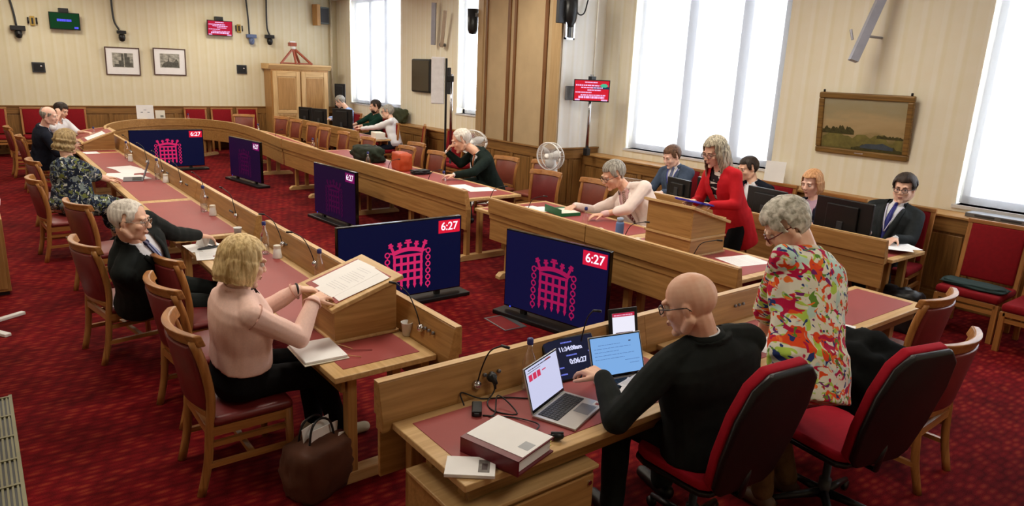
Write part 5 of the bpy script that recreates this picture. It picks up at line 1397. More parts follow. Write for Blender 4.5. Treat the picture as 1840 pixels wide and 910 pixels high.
def fold_noise(co, amp, freq, seed):
    """cheap smooth wrinkles from summed sines"""
    rs = np.random.RandomState(seed); v = np.zeros(len(co), np.float32)
    for i in range(5):
        d = rs.normal(size=3); d /= np.linalg.norm(d); d[2] *= 0.8
        ph = rs.uniform(0, 6.28)
        w = rs.normal(size=3) * 3
        v += np.sin((co @ d) * freq * (1 + 0.35 * i) + ph + 1.6 * np.sin(co @ w + ph))
    return (v / 5.0 * amp)[:, None]

def ik(a, b, l1, l2, pole):
    a, b = Vector(a), Vector(b); d = b - a; L = d.length
    if L > (l1 + l2) * 0.995:
        k = L / ((l1 + l2) * 0.995); l1 *= k; l2 *= k
    if L < abs(l1 - l2) + 0.02: L = abs(l1 - l2) + 0.02
    u = d.normalized(); p = Vector(pole); p = (p - u * p.dot(u)).normalized()
    x = (l1 * l1 - l2 * l2 + L * L) / (2 * L); h = sqrt(max(l1 * l1 - x * x, 0))
    return a + u * x + p * h

SK = {}
def skin(nm, col):
    m, nt, b = base_mat(nm, 0.5, 0.35)
    tc = nt.nodes.new('ShaderNodeTexCoord'); nz = nt.nodes.new('ShaderNodeTexNoise'); nz.inputs['Scale'].default_value = 14; nz.inputs['Detail'].default_value = 3
    nt.links.new(tc.outputs['Object'], nz.inputs['Vector'])
    rp = nt.nodes.new('ShaderNodeValToRGB'); rp.color_ramp.elements[0].position = 0.35; rp.color_ramp.elements[1].position = 0.7
    c = lin(col); r = lin((min(255, col[0] * 0.97), col[1] * 0.90, col[2] * 0.88))
    rp.color_ramp.elements[0].color = c; rp.color_ramp.elements[1].color = r
    nt.links.new(nz.outputs['Fac'], rp.inputs['Fac']); nt.links.new(rp.outputs['Color'], b.inputs['Base Color'])
    b.inputs['Subsurface Weight'].default_value = 0.0
    return m
def hairmat(nm, dark, light, scale=(60, 60, 6)):
    m, nt, b = base_mat(nm, 0.55, 0.35)
    tc = nt.nodes.new('ShaderNodeTexCoord'); mp = nt.nodes.new('ShaderNodeMapping'); mp.inputs['Scale'].default_value = scale
    nz = nt.nodes.new('ShaderNodeTexNoise'); nz.inputs['Scale'].default_value = 1.0; nz.inputs['Detail'].default_value = 4; nz.inputs['Distortion'].default_value = 0.5
    nt.links.new(tc.outputs['Object'], mp.inputs['Vector']); nt.links.new(mp.outputs['Vector'], nz.inputs['Vector'])
    rp = nt.nodes.new('ShaderNodeValToRGB'); rp.color_ramp.elements[0].position = 0.35; rp.color_ramp.elements[1].position = 0.65
    rp.color_ramp.elements[0].color = lin(dark); rp.color_ramp.elements[1].color = lin(light)
    nt.links.new(nz.outputs['Fac'], rp.inputs['Fac']); nt.links.new(rp.outputs['Color'], b.inputs['Base Color'])
    bp = nt.nodes.new('ShaderNodeBump'); bp.inputs['Strength'].default_value = 0.5; bp.inputs['Distance'].default_value = 0.004
    nt.links.new(nz.outputs['Fac'], bp.inputs['Height']); nt.links.new(bp.outputs['Normal'], b.inputs['Normal'])
    return m
EYEW = plain('eye_white', (226, 222, 216), 0.3, var=0.01)
LENS = glass('spectacle_glass', (0.97, 0.98, 1.0), 0.92)

SECM = [(-.16, .09, .08, 0), (-.10, .155, .11, 0), (0, .178, .125, 0), (.2, .163, .115, .008), (.42, .158, .11, .01), (.62, .172, .12, .012), (.78, .180, .112, .004), (.88, .160, .092, -.006), (.95, .105, .068, -.01), (1.0, .06, .055, -.01)]
def torso(mb, A, B, r, secs, e=0.0, k=1.0, w=1.0, belly=0.0, t0=-9, t1=9, n=24):
    A, B = Vector(A), Vector(B); D = B - A; ax = D.normalized(); f = ax.cross(r).normalized(); rr = f.cross(ax).normalized()
    vs = []; fs = []; S = [s for s in secs if t0 <= s[0] <= t1]
    for t, hw, hd, yo in S:
        bl = belly * max(0, 1 - abs(t - 0.28) / 0.35)
        c = A + D * t + f * (yo * k + bl * 0.6)
        a, b = (hw * w) * k + e + bl * 0.4, hd * k * (0.5 + 0.5 * w) + e + bl * 0.5
        for q in range(n):
            an = 2 * pi * q / n; ca, sa = cos(an), sin(an)
            ex = 0.85
            vs.append(c + rr * a * math.copysign(abs(ca) ** ex, ca) + f * b * math.copysign(abs(sa) ** ex, sa))
    for i in range(len(S) - 1):
        for q in range(n):
            fs.append((i * n + q, i * n + (q + 1) % n, (i + 1) * n + (q + 1) % n, (i + 1) * n + q))
    fs.append(tuple(range(n))[::-1]); fs.append(tuple((len(S) - 1) * n + q for q in range(n)))
    mb.add(vs, fs)
    return f

def hand(mb, wr, d, nrm, side, k, curl=0.35, spread=1.0):
    """palm, four fingers of unequal length with bends, and a thumb leaving the side of the palm"""
    wr = Vector(wr); d = Vector(d).normalized(); nrm = Vector(nrm); nrm = (nrm - d * nrm.dot(d)).normalized(); s = d.cross(nrm) * side
    offs = (-0.031, -0.0105, 0.0105, 0.030)
    fl = (0.90, 1.0, 0.94, 0.74)
    for i, o in enumerate(offs):
        mb.caps(wr + d * 0.005 * k + s * o * 0.55 * k, wr + (d * 0.088 + s * o) * k, 0.0165 * k, 0.0125 * k, 10)
    for i, o in enumerate(offs):
        p = wr + (d * 0.088 + s * o) * k; dd = (d + s * o * 4.0 * spread).normalized(); c = curl * (0.8 + 0.12 * i)
        for L, r0, r1 in ((0.042, .0102, .009), (0.026, .009, .0082), (0.021, .0082, .0066)):
            c_ = c
            dd = (dd * cos(c_) - nrm * sin(c_)).normalized()
            q = p + dd * L * fl[i] * k
            mb.caps(p, q, r0 * k, r1 * k, 8); p = q
    p = wr + (d * 0.022 - s * 0.024) * k
    dd = (d * 0.62 - s * 0.72 - nrm * 0.25).normalized()
    for L, r0, r1 in ((0.042, .0145, .0115), (0.030, .0112, .0098), (0.024, .0098, .0076)):
        q = p + dd * L * k; mb.caps(p, q, r0 * k, r1 * k, 8); p = q
        dd = (dd + d * 0.35 - nrm * 0.12).normalized()

def head_prims(mb, M, fem=False):
    h = MB()
    j = 0.92 if fem else 1.0
    h.ell((0, -.018, .032), (.077 * j, .098, .090), nu=20, nv=14)
    h.ell((0, .022, -.022), (.064 * j, .068, .082), nu=20, nv=14)
    h.ell((0, .030, -.070), (.050 * j, .052, .042))
    h.ell((0, .072, -.098), (.021 * j, .020, .017))
    for s in (-1, 1):
        h.ell((s * .036, .060, -.022), (.026, .022, .024))
        h.ell((s * .030, .079, .030), (.024, .012, .010))
        h.ell((s * .0115, .103, -.024), (.0085, .010, .0075))
        h.ell((s * .076 * j, -.010, -.004), (.010, .016, .027))
        h.caps((s * .048 * j, .02, -.082), (s * .066 * j, -.012, -.045), .018, .02)
    h.caps((0, .082, .020), (0, .107, -.018), .0085, .0125)
    h.ell((0, .090, -.0525), (.022, .010, .006)); h.ell((0, .088, -.0635), (.019, .010, .0065))
    mb.add(h.v, h.f, M)

def hair_shell(kind, name, mat, parent, M, origin, seed=1, amp=0.004, sub=5, tone=1.0, fem=False):
    """hair grown over the skull: thickness by direction, opened at the face"""
    bm = bmesh.new(); bmesh.ops.create_icosphere(bm, subdivisions=sub, radius=1.0)
    dead = []
    j = 0.92 if fem else 1.0
    for v in bm.verts:
        d = v.co.normalized(); x, y, z = d
        th = 0.010; hz = 0
        r = 1.0 / sqrt((x / (.077 * j)) ** 2 + ((y) / .098) ** 2 + (z / .090) ** 2)
        p = d * r + Vector((0, -.018, .032))
        st = noise.noise(Vector((atan2(x, -y) * 9, z * 2.0, seed))) + 0.6 * noise.noise(Vector((x * 22, y * 22, z * 6 + seed)))
        ok = True
        if kind in ('short', 'thick', 'balding', 'fringe', 'curly'):
            lo = -0.052 if y < 0.0 else (-0.052 + 1.2 * y if y < 0.07 else 0.05)
            if p.y > 0.0: lo = -0.03 + (p.y) * 1.25
            if p.y > 0.045: lo = 0.062
            if p.y < 0.02 and abs(p.x) > .055 and p.z < -0.0 and p.y > -0.03: ok = p.z > 0.012      # around the ear
            if p.y < -0.03: lo = -0.075
            ok = ok and p.z > lo
            edge = min(1, max(0, (p.z - lo) / 0.03))
            if kind == 'short': th = 0.012
            if kind == 'thick': th = 0.022 if p.z > 0.03 else 0.016
            if kind == 'curly': th = 0.024
            if kind == 'balding':
                th = 0.009
                if p.z > 0.07 and p.y > -0.08: th = 0.0035
                if p.y > 0.052: ok = False
            if kind == 'fringe':
                th = 0.009
                if p.z > 0.05 and p.y > -0.085: ok = False
            th = th * (0.35 + 0.65 * edge)
            p += d * (th + st * amp * (2.2 if kind == 'curly' else 1))
            if kind == 'curly':
                p += d * 0.006 * noise.noise(p * 45)
            if p.y < -0.06 and p.z < -0.02: p.y += 0.004
        elif kind in ('bob', 'long', 'wave'):
            drop = {'bob': 0.095, 'long': 0.23, 'wave': 0.10}[kind]
            th = 0.020
            face = p.y > 0.030 and abs(p.x) < (.060 if kind != 'long' else .052) and p.z < 0.070 + st * 0.004
            if p.y > 0.05 and p.z < 0.055: face = True
            ok = not face
            if z < -0.1:
                g = min(1, (-z - 0.1) / 0.9)
                rad = sqrt(x * x + y * y)
                wd = .088 if kind != 'long' else .094
                ux, uy = (x / max(rad, 1e-4), y / max(rad, 1e-4))
                lvl = min(1.0, g * 1.25)
                fl = 1.0 + (0.10 if kind == 'long' else 0.02) * lvl
                px = ux * wd * fl * (1.0 if rad > 0.25 else rad / 0.25); py = uy * 0.100 * fl * (1.0 if rad > 0.25 else rad / 0.25) - .022
                pz = 0.025 - lvl * drop - 0.02 * lvl
                if py > 0.03 and kind != 'long': ok = False
                if kind == 'long' and py > 0.055: ok = False
                if rad < 0.22: pz += 0.02
                p = Vector((px, py, pz)) + Vector((ux, uy, 0)) * (0.010 + st * amp * 2.2)
                if kind == 'wave': p += Vector((ux, uy, 0)) * 0.01 * sin(pz * 90 + st * 2)
                if kind == 'bob' and lvl > 0.75: p -= Vector((ux, uy, 0)) * 0.014 * (lvl - 0.75) * 4
            else:
                p += d * (th + st * amp)
        if not ok: dead.append(v)
        v.co = M @ p - origin
    bmesh.ops.delete(bm, geom=dead, context='VERTS')
    for _ in range(1):
        bmesh.ops.smooth_vert(bm, verts=bm.verts, factor=0.35, use_axis_x=True, use_axis_y=True, use_axis_z=True)
    me = bpy.data.meshes.new(name); bm.to_mesh(me); bm.free(); me.shade_smooth(); me.materials.append(mat)
    o = bpy.data.objects.new(name, me); COL.objects.link(o); o.parent = parent
    sd = o.modifiers.new('thick', 'SOLIDIFY'); sd.thickness = 0.008; sd.offset = -1
    return o

def person(label, hip, neck, head, hface, pitch, tface, hands, feet, cloth, hair, skc, K=1.10, KH=1.08, vox=0.0075, cvox=0.010, glasses=None, fem=False, w=1.0, belly=0.0, seed=1, roll=0.0, standing=False, beard=None, poles=None, legpole=None, footdir=None):
    hip = Vector(hip); neck = Vector(neck); head = Vector(head)
    f2 = Vector((tface[0], tface[1], 0)).normalized(); r = Vector((f2.y, -f2.x, 0))
    O = Vector((hip.x, hip.y, 0)); root = empty('person', O); tag(root, label, 'person')
    ax = (neck - hip).normalized()
    # head frame
    hy = Vector((hface[0], hface[1], 0)).normalized(); hx = Vector((hy.y, -hy.x, 0))
    Rm = Matrix((hx, hy, Vector((0, 0, 1)))).transposed().to_4x4()
    HM = Matrix.Translation(head) @ Rm @ RX(radians(-pitch)) @ RY(radians(roll)) @ Matrix.Scale(KH * K, 4)
    b = MB()
    wv = w * (0.92 if fem else 1.0)
    f = torso(b, hip, neck, r, SECM, 0, K, wv, belly)
    rr = f.cross(ax).normalized()
    nb = neck + ax * 0.0
    hn = HM @ Vector((0, -.028, -.055))
    b.caps(neck - ax * 0.05 * K, hn, .066 * K, .056 * K)
    head_prims(b, HM, fem)
    shw = (0.172 if fem else 0.197) * K * (0.5 + 0.5 * w)
    arms = []
    for i, s in enumerate((-1, 1)):
        sh = neck - ax * 0.075 * K + rr * s * shw
        wr, dr, nm, cu = hands[i][:4]
        wr = Vector(wr)
        pole = poles[i] if poles and poles[i] else (Vector((0, 0, -1)) + rr * s * 0.5 - f * 0.35)
        el = ik(sh, wr, 0.285 * K, 0.255 * K, pole)
        arms.append((sh, el, wr))
        b.caps(sh, el, .056 * K * (0.85 if fem else 1) * (0.5 + 0.5 * w), .042 * K); b.caps(el, wr, .042 * K, .027 * K)
        hand(b, wr, dr, nm, s * (-1), K * (0.94 if fem else 1.04), cu)
    legs = []
    for i, s in enumerate((-1, 1)):
        hp = hip + rr * s * 0.09 * K
        an = Vector(feet[i])
        pole = legpole or (f2 * 1.0 + Vector((0, 0, 0.8)))
        kn = ik(hp, an, 0.44 * K, 0.42 * K, pole)
        legs.append((hp, kn, an))
        b.caps(hp, kn, .080 * K, .056 * K); b.caps(kn, an, .054 * K, .036 * K)
    def post(co, nr):
        inv = np.array(HM.inverted())
        h = np.c_[co, np.ones(len(co))] @ inv.T
        nh = nr @ np.array(HM.to_3x3().inverted()).T
        for s in (-1, 1):
            dx = (h[:, 0] - s * .031) / .021; dz = (h[:, 2] - .008) / .013
            g = np.exp(-(dx * dx + dz * dz)) * (h[:, 1] > 0.04) * (h[:, 1] < 0.13)
            co = co - (np.array(HM.to_3x3() @ Vector((0, 1, 0)))[None, :] * 0.0085 * g[:, None]).astype(np.float32)
        return co
    body = remesh('body', b, vox, 2, skc, root, post, O, sm_f=0.4)
    # face details
    def hd(nm, mb, mat, **kw):
        mb.v = [tuple(HM @ Vector(p) - O) for p in mb.v]; return mb.build(nm, mat, root, smooth=True, **kw)
    for s in (-1, 1):
        e = hd('eye', MB().ell((s * .031, .0745, .008), (.0125, .0115, .0105)), EYEW)
        hd('iris', MB().ell((s * .031, .0838, .007), (.0055, .0035, .0055), nu=10, nv=6), plain('iris_brown', (50, 38, 30), 0.2))
        hd('eyebrow', MB().tube([(s * .014, .090, .026), (s * .030, .0895, .031), (s * .046, .081, .027)], [.003, .0042, .0022], 6), cloth.get('brow', BLACK))
        hd('upper_eyelid', MB().tube([(s * .018, .083, .013), (s * .031, .0865, .0175), (s * .044, .079, .012)], .0028, 6), skc)
    hd('lips', MB().ell((0, .0925, -.055), (.0215, .0075, .0045)).ell((0, .0905, -.0625), (.0185, .0075, .005)), cloth.get('lips', plain('lips', (158, 92, 84), 0.5)))
    if beard:
        o = MB().ell((0, .035, -.075), (.055, .058, .050), nu=24, nv=16).ell((0, .088, -.045), (.026, .010, .008))
        hd('beard', o, beard)
    if hair:
        hair_shell(hair[0], 'hair', hair[1], root, HM, O, seed, fem=fem, **(hair[2] if len(hair) > 2 else {}))
    if glasses:
        gm, rad = glasses
        g = MB()
        for s in (-1, 1):
            pts = []
            for q in range(13):
                a = 2 * pi * q / 12; ca, sa = cos(a), sin(a)
                pts.append((s * .031 + .0235 * math.copysign(abs(ca) ** .6, ca), .101 - abs(.0235 * ca) * .1, .004 + .0165 * math.copysign(abs(sa) ** .6, sa)))
            g.tube(pts, rad, 6)
            g.tube([(s * .054, .098, .010), (s * .078, .06, .010), (s * .083, -.015, .008), (s * .080, -.03, -.008)], rad, 6)
        g.tube([(-.009, .103, .008), (0, .106, .011), (.009, .103, .008)], rad, 6)
        hd('glasses', g, gm)
        l = MB()
        for s in (-1, 1):
            l.ell((s * .031, .0995, .004), (.022, .0008, .015), nu=14, nv=8)
        hd('spectacle_lenses', l, LENS)
    # clothes -----------------------------------------------------
    cv = cvox
    def vopen(tb, top=0.085, bot=0.0):
        A = np.array(hip); D = np.array(neck - hip); L2 = D @ D; R_ = np.array(rr); F_ = np.array(f)
        def keep(co, nr):
            q = co - A; t = (q @ D) / L2; u = np.abs(q @ R_); fr = q - t[:, None] * D
            fr = fr @ F_
            lim = np.clip((t - tb) / (1.0 - tb), 0, 1) * top * K + bot
            cut = (fr > 0.0) & (t > tb) & (t < 1.25) & (u < lim)
            return ~cut
        return keep
    def fold(amp, freq=26):
        return lambda co, nr: co + nr * fold_noise(co, amp, freq, seed)
    def front_pt(t, u, e):
        """a point on the chest surface"""
        S = SECM; 
        for a, c in zip(S[:-1], S[1:]):
            if a[0] <= t <= c[0]:
                q = (t - a[0]) / (c[0] - a[0]); hw = a[1] + (c[1] - a[1]) * q; h_ = a[2] + (c[2] - a[2]) * q; yo = a[3] + (c[3] - a[3]) * q; break
        else:
            hw, h_, yo = S[-1][1:4]
        bl = belly * max(0, 1 - abs(t - 0.28) / 0.35)
        hw = hw * wv * K + bl * .4 + e; h_ = h_ * K * (0.5 + 0.5 * wv) + e + bl * .5
        x = max(-0.99, min(0.99, u / hw))
        return hip + (neck - hip) * t + f * (yo * K + bl * .6 + h_ * (1 - abs(x) ** 2.2) ** 0.5) + rr * u
    def collar(rad, h, mat, nm, gap=0.5, lean=0.0, drop=0.0, th=0.006):
        c = neck - ax * drop
        na = (hn - neck).normalized()
        vs = []; n = 22
        for q in range(n + 1):
            a = gap + (2 * pi - 2 * gap) * q / n
            dr = f * cos(a) + rr * sin(a)
            dn = 0.035 * max(0, cos(a)) * K
            for hh, ro in ((0, 0.0), (h, lean)):
                vs.append(c + dr * (rad + ro + (0.012 if hh == 0 else 0)) * K + na * (hh * K) - ax * dn - O)
        m = MB(); m.v = [tuple(v) for v in vs]; m.f = [(2 * i, 2 * i + 1, 2 * i + 3, 2 * i + 2) for i in range(n)]
        o = m.build(nm, mat, root, smooth=True); s = o.modifiers.new('t', 'SOLIDIFY'); s.thickness = th; s.offset = 0
        return o
    top = cloth['top']
    S2 = [(-.30, .150, .125, 0), (-.22, .170, .13, 0)] + [s for s in SECM if s[0] >= 0]
    if top == 'suit':
        m = MB(); torso(m, hip, neck, r, SECM, 0.010, K, wv, belly, t0=-.1)
        remesh('shirt', m, cv, 2, cloth['shirt'], root, None, O)
        m = MB(); torso(m, hip, neck, r, (S2 if not cloth.get('short') else SECM) + [(1.05, .06, .056, -.012)], 0.026, K, wv * 1.02, belly, t0=-.25 if not cloth.get('short') else -.1)
        for sh, el, wr in arms:
            m.caps(sh + ax * 0.004, el, .074 * K, .060 * K); m.caps(el, wr - (wr - el).normalized() * 0.02, .060 * K, .045 * K)
            m.caps(neck + ax * 0.005 * K, sh + ax * 0.016, .056 * K, .066 * K)
        remesh('jacket', m, cv, 3, cloth['jacket'], root, fold(0.007), O, keep=vopen(cloth.get('v', 0.42), 0.078, 0.006))
        collar(0.062, 0.048, cloth['shirt'], 'shirt_collar', 0.35, -0.001)
        collar(0.078, 0.046, cloth['jacket'], 'jacket_collar', 0.9, -0.008, 0.0, 0.012)
        vt = cloth.get('v', 0.42)
        for s in (-1, 1):
            vs = []; n = 10
            for q in range(n + 1):
                t = vt + (0.93 - vt) * q / n
                u0 = ((t - vt) / (1 - vt) * 0.078 * K + 0.006) * s
                wd = 0.012 + 0.04 * K * sin(pi * min(1, (q / n) * 0.75 + 0.12))
                vs.append(front_pt(t, u0 - s * 0.004, 0.034) - O); vs.append(front_pt(t, u0 + s * wd, 0.037) - O)
            mm = MB(); mm.v = [tuple(v) for v in vs]; mm.f = [(2 * i, 2 * i + 1, 2 * i + 3, 2 * i + 2) for i in range(n)]
            o = mm.build('lapel', cloth['jacket'], root, smooth=True); sd = o.modifiers.new('t', 'SOLIDIFY'); sd.thickness = 0.006; sd.offset = 0
        for sh, el, wr in arms:
            d = (wr - el).normalized()
            m = MB().caps(wr - d * 0.05, wr - d * 0.006, .036 * K, .036 * K); m.v = [tuple(Vector(p) - O) for p in m.v]
            m.build('shirt_cuff', cloth['shirt'], root, smooth=True)
    else:
        m = MB(); e = cloth.get('e', 0.018)
        torso(m, hip, neck, r, (S2 if cloth.get('long') else SECM), e, K, wv * 1.02, belly, t0=-.3 if cloth.get('long') else cloth.get('t0', -.1), t1=1.0 if cloth.get('v', .8) < 1 else 1.1)
        sl = cloth.get('sleeve', 1.0)
        for sh, el, wr in arms:
            er = cloth.get('sr', 1.0)
            if sl >= 1.0:
                m.caps(sh, el, .068 * K, .056 * K * er); m.caps(el, wr - (wr - el).normalized() * 0.02, .056 * K * er, .042 * K * er)
            elif sl > 0.5:
                q = el + (wr - el) * (sl - 0.5) * 2
                m.caps(sh, el, .068 * K, .060 * K * er); m.caps(el, q, .060 * K * er, .052 * K * er)
            else:
                q = sh + (el - sh) * sl * 2
                m.caps(sh, q, .074 * K, .072 * K * er)
            m.caps(neck - ax * 0.005 * K, sh + ax * .008, .052 * K, .060 * K)
        if cloth.get('hem'):
            h0 = hip - ax * cloth['hem'] * K
            torso(m, h0, h0 + ax * cloth['hem'] * K * 1.2, r, [(0, .17, .13, 0), (.5, .172, .13, 0), (1.0, .175, .13, 0)], e, K, wv, 0)
        if cloth.get('skirt'):
            for hp, kn, an in legs:
                m.caps(hp, kn, .125 * K, .105 * K)
                m.caps(kn, kn + (an - kn) * 0.55, .10 * K, .09 * K)
            m.ell(tuple(hip + f2 * 0.18 * K + Vector((0, 0, -0.03))), (.22 * K, .22 * K, .12 * K))
        remesh('jacket' if top == 'jacket' else ('dress' if top == 'dress' else 'shirt'), m, cv, 3, cloth['mat'], root, fold(cloth.get('fold', 0.006)), O, keep=vopen(cloth.get('v', 0.8), 0.07, 0.004) if cloth.get('v', 0.8) < 1 else None)
        if cloth.get('collar'):
            collar(0.064, 0.028, cloth['collar'], 'collar', 0.4, 0.008)
        if cloth.get('under'):
            m = MB(); torso(m, hip, neck, r, SECM, 0.008, K, wv, belly, t0=-.1)
            remesh('blouse', m, cv, 2, cloth['under'], root, None, O)
    if cloth.get('seams'):
        sm = cloth['seams']; e_ = cloth.get('e', 0.018)
        for i, (sh, el, wr) in enumerate(arms):
            d = (el - sh).normalized(); u_ = d.cross(f).normalized(); v_ = d.cross(u_)
            c_ = sh + d * 0.015 - O
            MB().tube([c_ + (u_ * cos(2 * pi * q / 16) + v_ * sin(2 * pi * q / 16)) * .0705 * K for q in range(17)], .0035, 6).build('armhole_seam', sm, root, smooth=True)
            d = (wr - el).normalized(); u_ = d.cross(f).normalized(); v_ = d.cross(u_); c_ = wr - d * 0.03 - O
            MB().tube([c_ + (u_ * cos(2 * pi * q / 14) + v_ * sin(2 * pi * q / 14)) * .0475 * K for q in range(15)], .006, 6).build('cuff_edge', sm, root, smooth=True)
    if cloth.get('tie'):
        m = MB(); n = 12; vs = []
        for q in range(n + 1):
            t = 0.985 - (0.985 - 0.18) * q / n
            wd = (0.014 if q == 0 else (0.016 + 0.020 * q / n)) * K
            vs.append(front_pt(t, -wd, 0.014 + 0.004) - O); vs.append(front_pt(t, wd, 0.014 + 0.004) - O)
        m.v = [tuple(v) for v in vs]; m.f = [(2 * i, 2 * i + 1, 2 * i + 3, 2 * i + 2) for i in range(n)]
        o = m.build('tie', cloth['tie'], root, smooth=True); sd = o.modifiers.new('t', 'SOLIDIFY'); sd.thickness = 0.008; sd.offset = 0.5
        kt = front_pt(0.985, 0, 0.018) - O
        MB().ell(tuple(kt), (.02 * K, .016 * K, .022 * K)).build('tie_knot', cloth['tie'], root, smooth=True)
    if cloth.get('lanyard'):
        m = MB()
        for s in (-1, 1):
            pts = [hip + (neck - hip) * 1.0 + rr * s * 0.055 * K - f * 0.03 - O]
            for q in range(9):
                t = 0.97 - 0.55 * q / 8; u = s * (0.07 * K * (1 - q / 8) + 0.004)
                pts.append(front_pt(t, u, cloth.get('le', 0.034) + 0.004) - O)
            m.tube(pts, .0065, 6, flat=0.5)
        m.build('lanyard', cloth['lanyard'], root, smooth=True)
        if cloth.get('badge'):
            c = front_pt(0.38, 0, 0.05) - O
            mb_ = MB(); Mb = Matrix.Translation(c) @ Matrix((rr, f, ax)).transposed().to_4x4()
            mb_.box(-.03, .03, -.002, .004, -.045, .045, Mb); mb_.build('badge', PAPER, root)
    # trousers, shoes
    if cloth.get('trousers'):
        m = MB(); torso(m, hip, neck, r, [(-.17, .10, .10, 0)] + SECM[1:4], 0.014, K, wv, belly, t1=.2)
        for hp, kn, an in legs:
            m.caps(hp, kn, .098 * K, .074 * K); m.caps(kn, an + (kn - an).normalized() * 0.02, .073 * K, .058 * K)
        remesh('trousers', m, max(cv, 0.011), 3, cloth['trousers'], root, fold(0.006, 20), O)
    fd = Vector(footdir) if footdir else f2
    fd = Vector((fd.x, fd.y, 0)).normalized()
    for hp, kn, an in legs:
        m = MB(); g = Vector((an.x, an.y, 0))
        m.caps(g + fd * -0.04 * K + Vector((0, 0, .045 * K)), g + fd * 0.17 * K + Vector((0, 0, .034 * K)), .042 * K, .034 * K)
        m.caps(Vector((an.x, an.y, .05 * K)), an + Vector((0, 0, .01)), .042 * K, .040 * K)
        remesh('shoe', m, 0.012, 2, cloth.get('shoes', BLACK), root, lambda co, nr: np.c_[co[:, :2], np.maximum(co[:, 2], 0.003)].astype(np.float32), O)
    return root

# skin and hair tones, cloth
S_FAIR = skin('skin_fair', (234, 194, 170)); S_PALE = skin('skin_pale', (240, 202, 184)); S_RED = skin('skin_ruddy', (232, 190, 164)); S_TAN = skin('skin_tan', (206, 152, 116))
H_WHITE = hairmat('hair_white', (186, 178, 168), (232, 226, 216)); H_BLOND = hairmat('hair_blonde', (168, 136, 82), (232, 206, 152)); H_GREY = hairmat('hair_grey', (112, 108, 100), (176, 172, 162))
H_SILVER = hairmat('hair_silver', (138, 134, 118), (222, 218, 206), (30, 30, 30)); H_DARK = hairmat('hair_dark', (28, 22, 20), (62, 48, 40)); H_BROWN = hairmat('hair_brown', (74, 50, 36), (124, 90, 66))
H_STRAW = hairmat('hair_strawberry', (172, 118, 74), (222, 172, 124)); H_MIX = hairmat('hair_grey_blonde', (96, 90, 76), (206, 196, 172), (70, 70, 5)); H_GB = hairmat('hair_ash', (118, 96, 62), (176, 152, 108))
SUITB = plain('black_wool', (27, 31, 30), 0.85, 0.15, var=0.2, scale=20); SUITN = plain('navy_wool', (24, 28, 40), 0.85, 0.15, var=0.2, scale=20); SUITG = plain('dark_green_wool', (24, 36, 32), 0.85, 0.15, var=0.2, scale=20)
SUITBG = plain('blue_grey_wool', (72, 86, 108), 0.85, 0.15, var=0.12, scale=20); SUITC = plain('charcoal_wool', (38, 42, 44), 0.85, 0.15, var=0.18, scale=20)
WSHIRT = plain('white_shirt_cloth', (226, 228, 234), 0.8, 0.1, var=0.03); BSHIRT = plain('light_blue_shirt_cloth', (150, 172, 214), 0.8, 0.1, var=0.05); PSHIRT = plain('pink_shirt_cloth', (232, 196, 196), 0.8, 0.1, var=0.04)
def stripe_mat(nm, a, b, scale, direction='DIAGONAL'):
    m, nt, bb = base_mat(nm, 0.6, 0.3)
    tc = nt.nodes.new('ShaderNodeTexCoord'); wv = nt.nodes.new('ShaderNodeTexWave'); wv.bands_direction = direction; wv.inputs['Scale'].default_value = scale; wv.inputs['Distortion'].default_value = 0.2
    nt.links.new(tc.outputs['Object'], wv.inputs['Vector']); rp = nt.nodes.new('ShaderNodeValToRGB')
    rp.color_ramp.elements[0].color = lin(a); rp.color_ramp.elements[1].color = lin(b); rp.color_ramp.elements[0].position = .45; rp.color_ramp.elements[1].position = .55
    nt.links.new(wv.outputs['Fac'], rp.inputs['Fac']); nt.links.new(rp.outputs['Color'], bb.inputs['Base Color'])
    return m
TIE_N = stripe_mat('navy_striped_tie', (24, 28, 70), (150, 160, 200), 14); TIE_B = plain('royal_blue_tie', (40, 44, 120), 0.5, 0.3); TIE_T = stripe_mat('brown_patterned_tie', (120, 84, 74), (186, 156, 146), 18); TIE_G = plain('grey_blue_tie', (96, 104, 140), 0.5, 0.3)
LAN_B = plain('blue_lanyard', (70, 76, 180), 0.6); LAN_R = stripe_mat('red_white_lanyard', (150, 30, 50), (226, 200, 206), 22); LAN_W = plain('pale_lanyard', (200, 200, 226), 0.6)
PINKJ = plain('pale_pink_tweed', (238, 202, 190), 0.95, 0.05, var=0.05, scale=90); CREAMJ = plain('cream_linen', (244, 230, 224), 0.85, 0.1, var=0.04, scale=20); REDJ = plain('red_blazer_cloth', (190, 30, 40), 0.8, 0.15, var=0.08, scale=20)
DRESS = print_mat('floral_dress_print', (30, 36, 52), [((120, 132, 130), 0.56, 1.0), ((196, 200, 190), 0.62, 1.3), ((104, 112, 56), 0.60, 1.1), ((70, 84, 110), 0.62, 1.6)], scale=17)
ALOHA = print_mat('bright_floral_shirt_print', (226, 224, 206), [((176, 206, 84), 0.58, 0.8), ((188, 216, 206), 0.60, 0.6), ((226, 78, 34), 0.575, 0.75), ((186, 24, 70), 0.60, 0.85), ((44, 60, 120), 0.645, 1.2), ((96, 140, 52), 0.645, 1.1), ((236, 120, 50), 0.66, 1.0), ((120, 40, 110), 0.68, 1.1)], scale=13.0, dist=1.6)
GREENS = plain('dark_green_knit', (22, 52, 42), 0.9, 0.1, var=0.15, scale=20); KHAKI = plain('brown_trousers_cloth', (96, 70, 44), 0.85, 0.1, var=0.2, scale=20); DENIM = plain('dark_denim', (40, 48, 62), 0.85, 0.1, var=0.15, scale=20)
GFRAME_D = plain('dark_spectacle_frame', (30, 26, 26), 0.3); GFRAME_M = plain('silver_spectacle_frame', (150, 140, 130), 0.25, 0.5, 0.8)
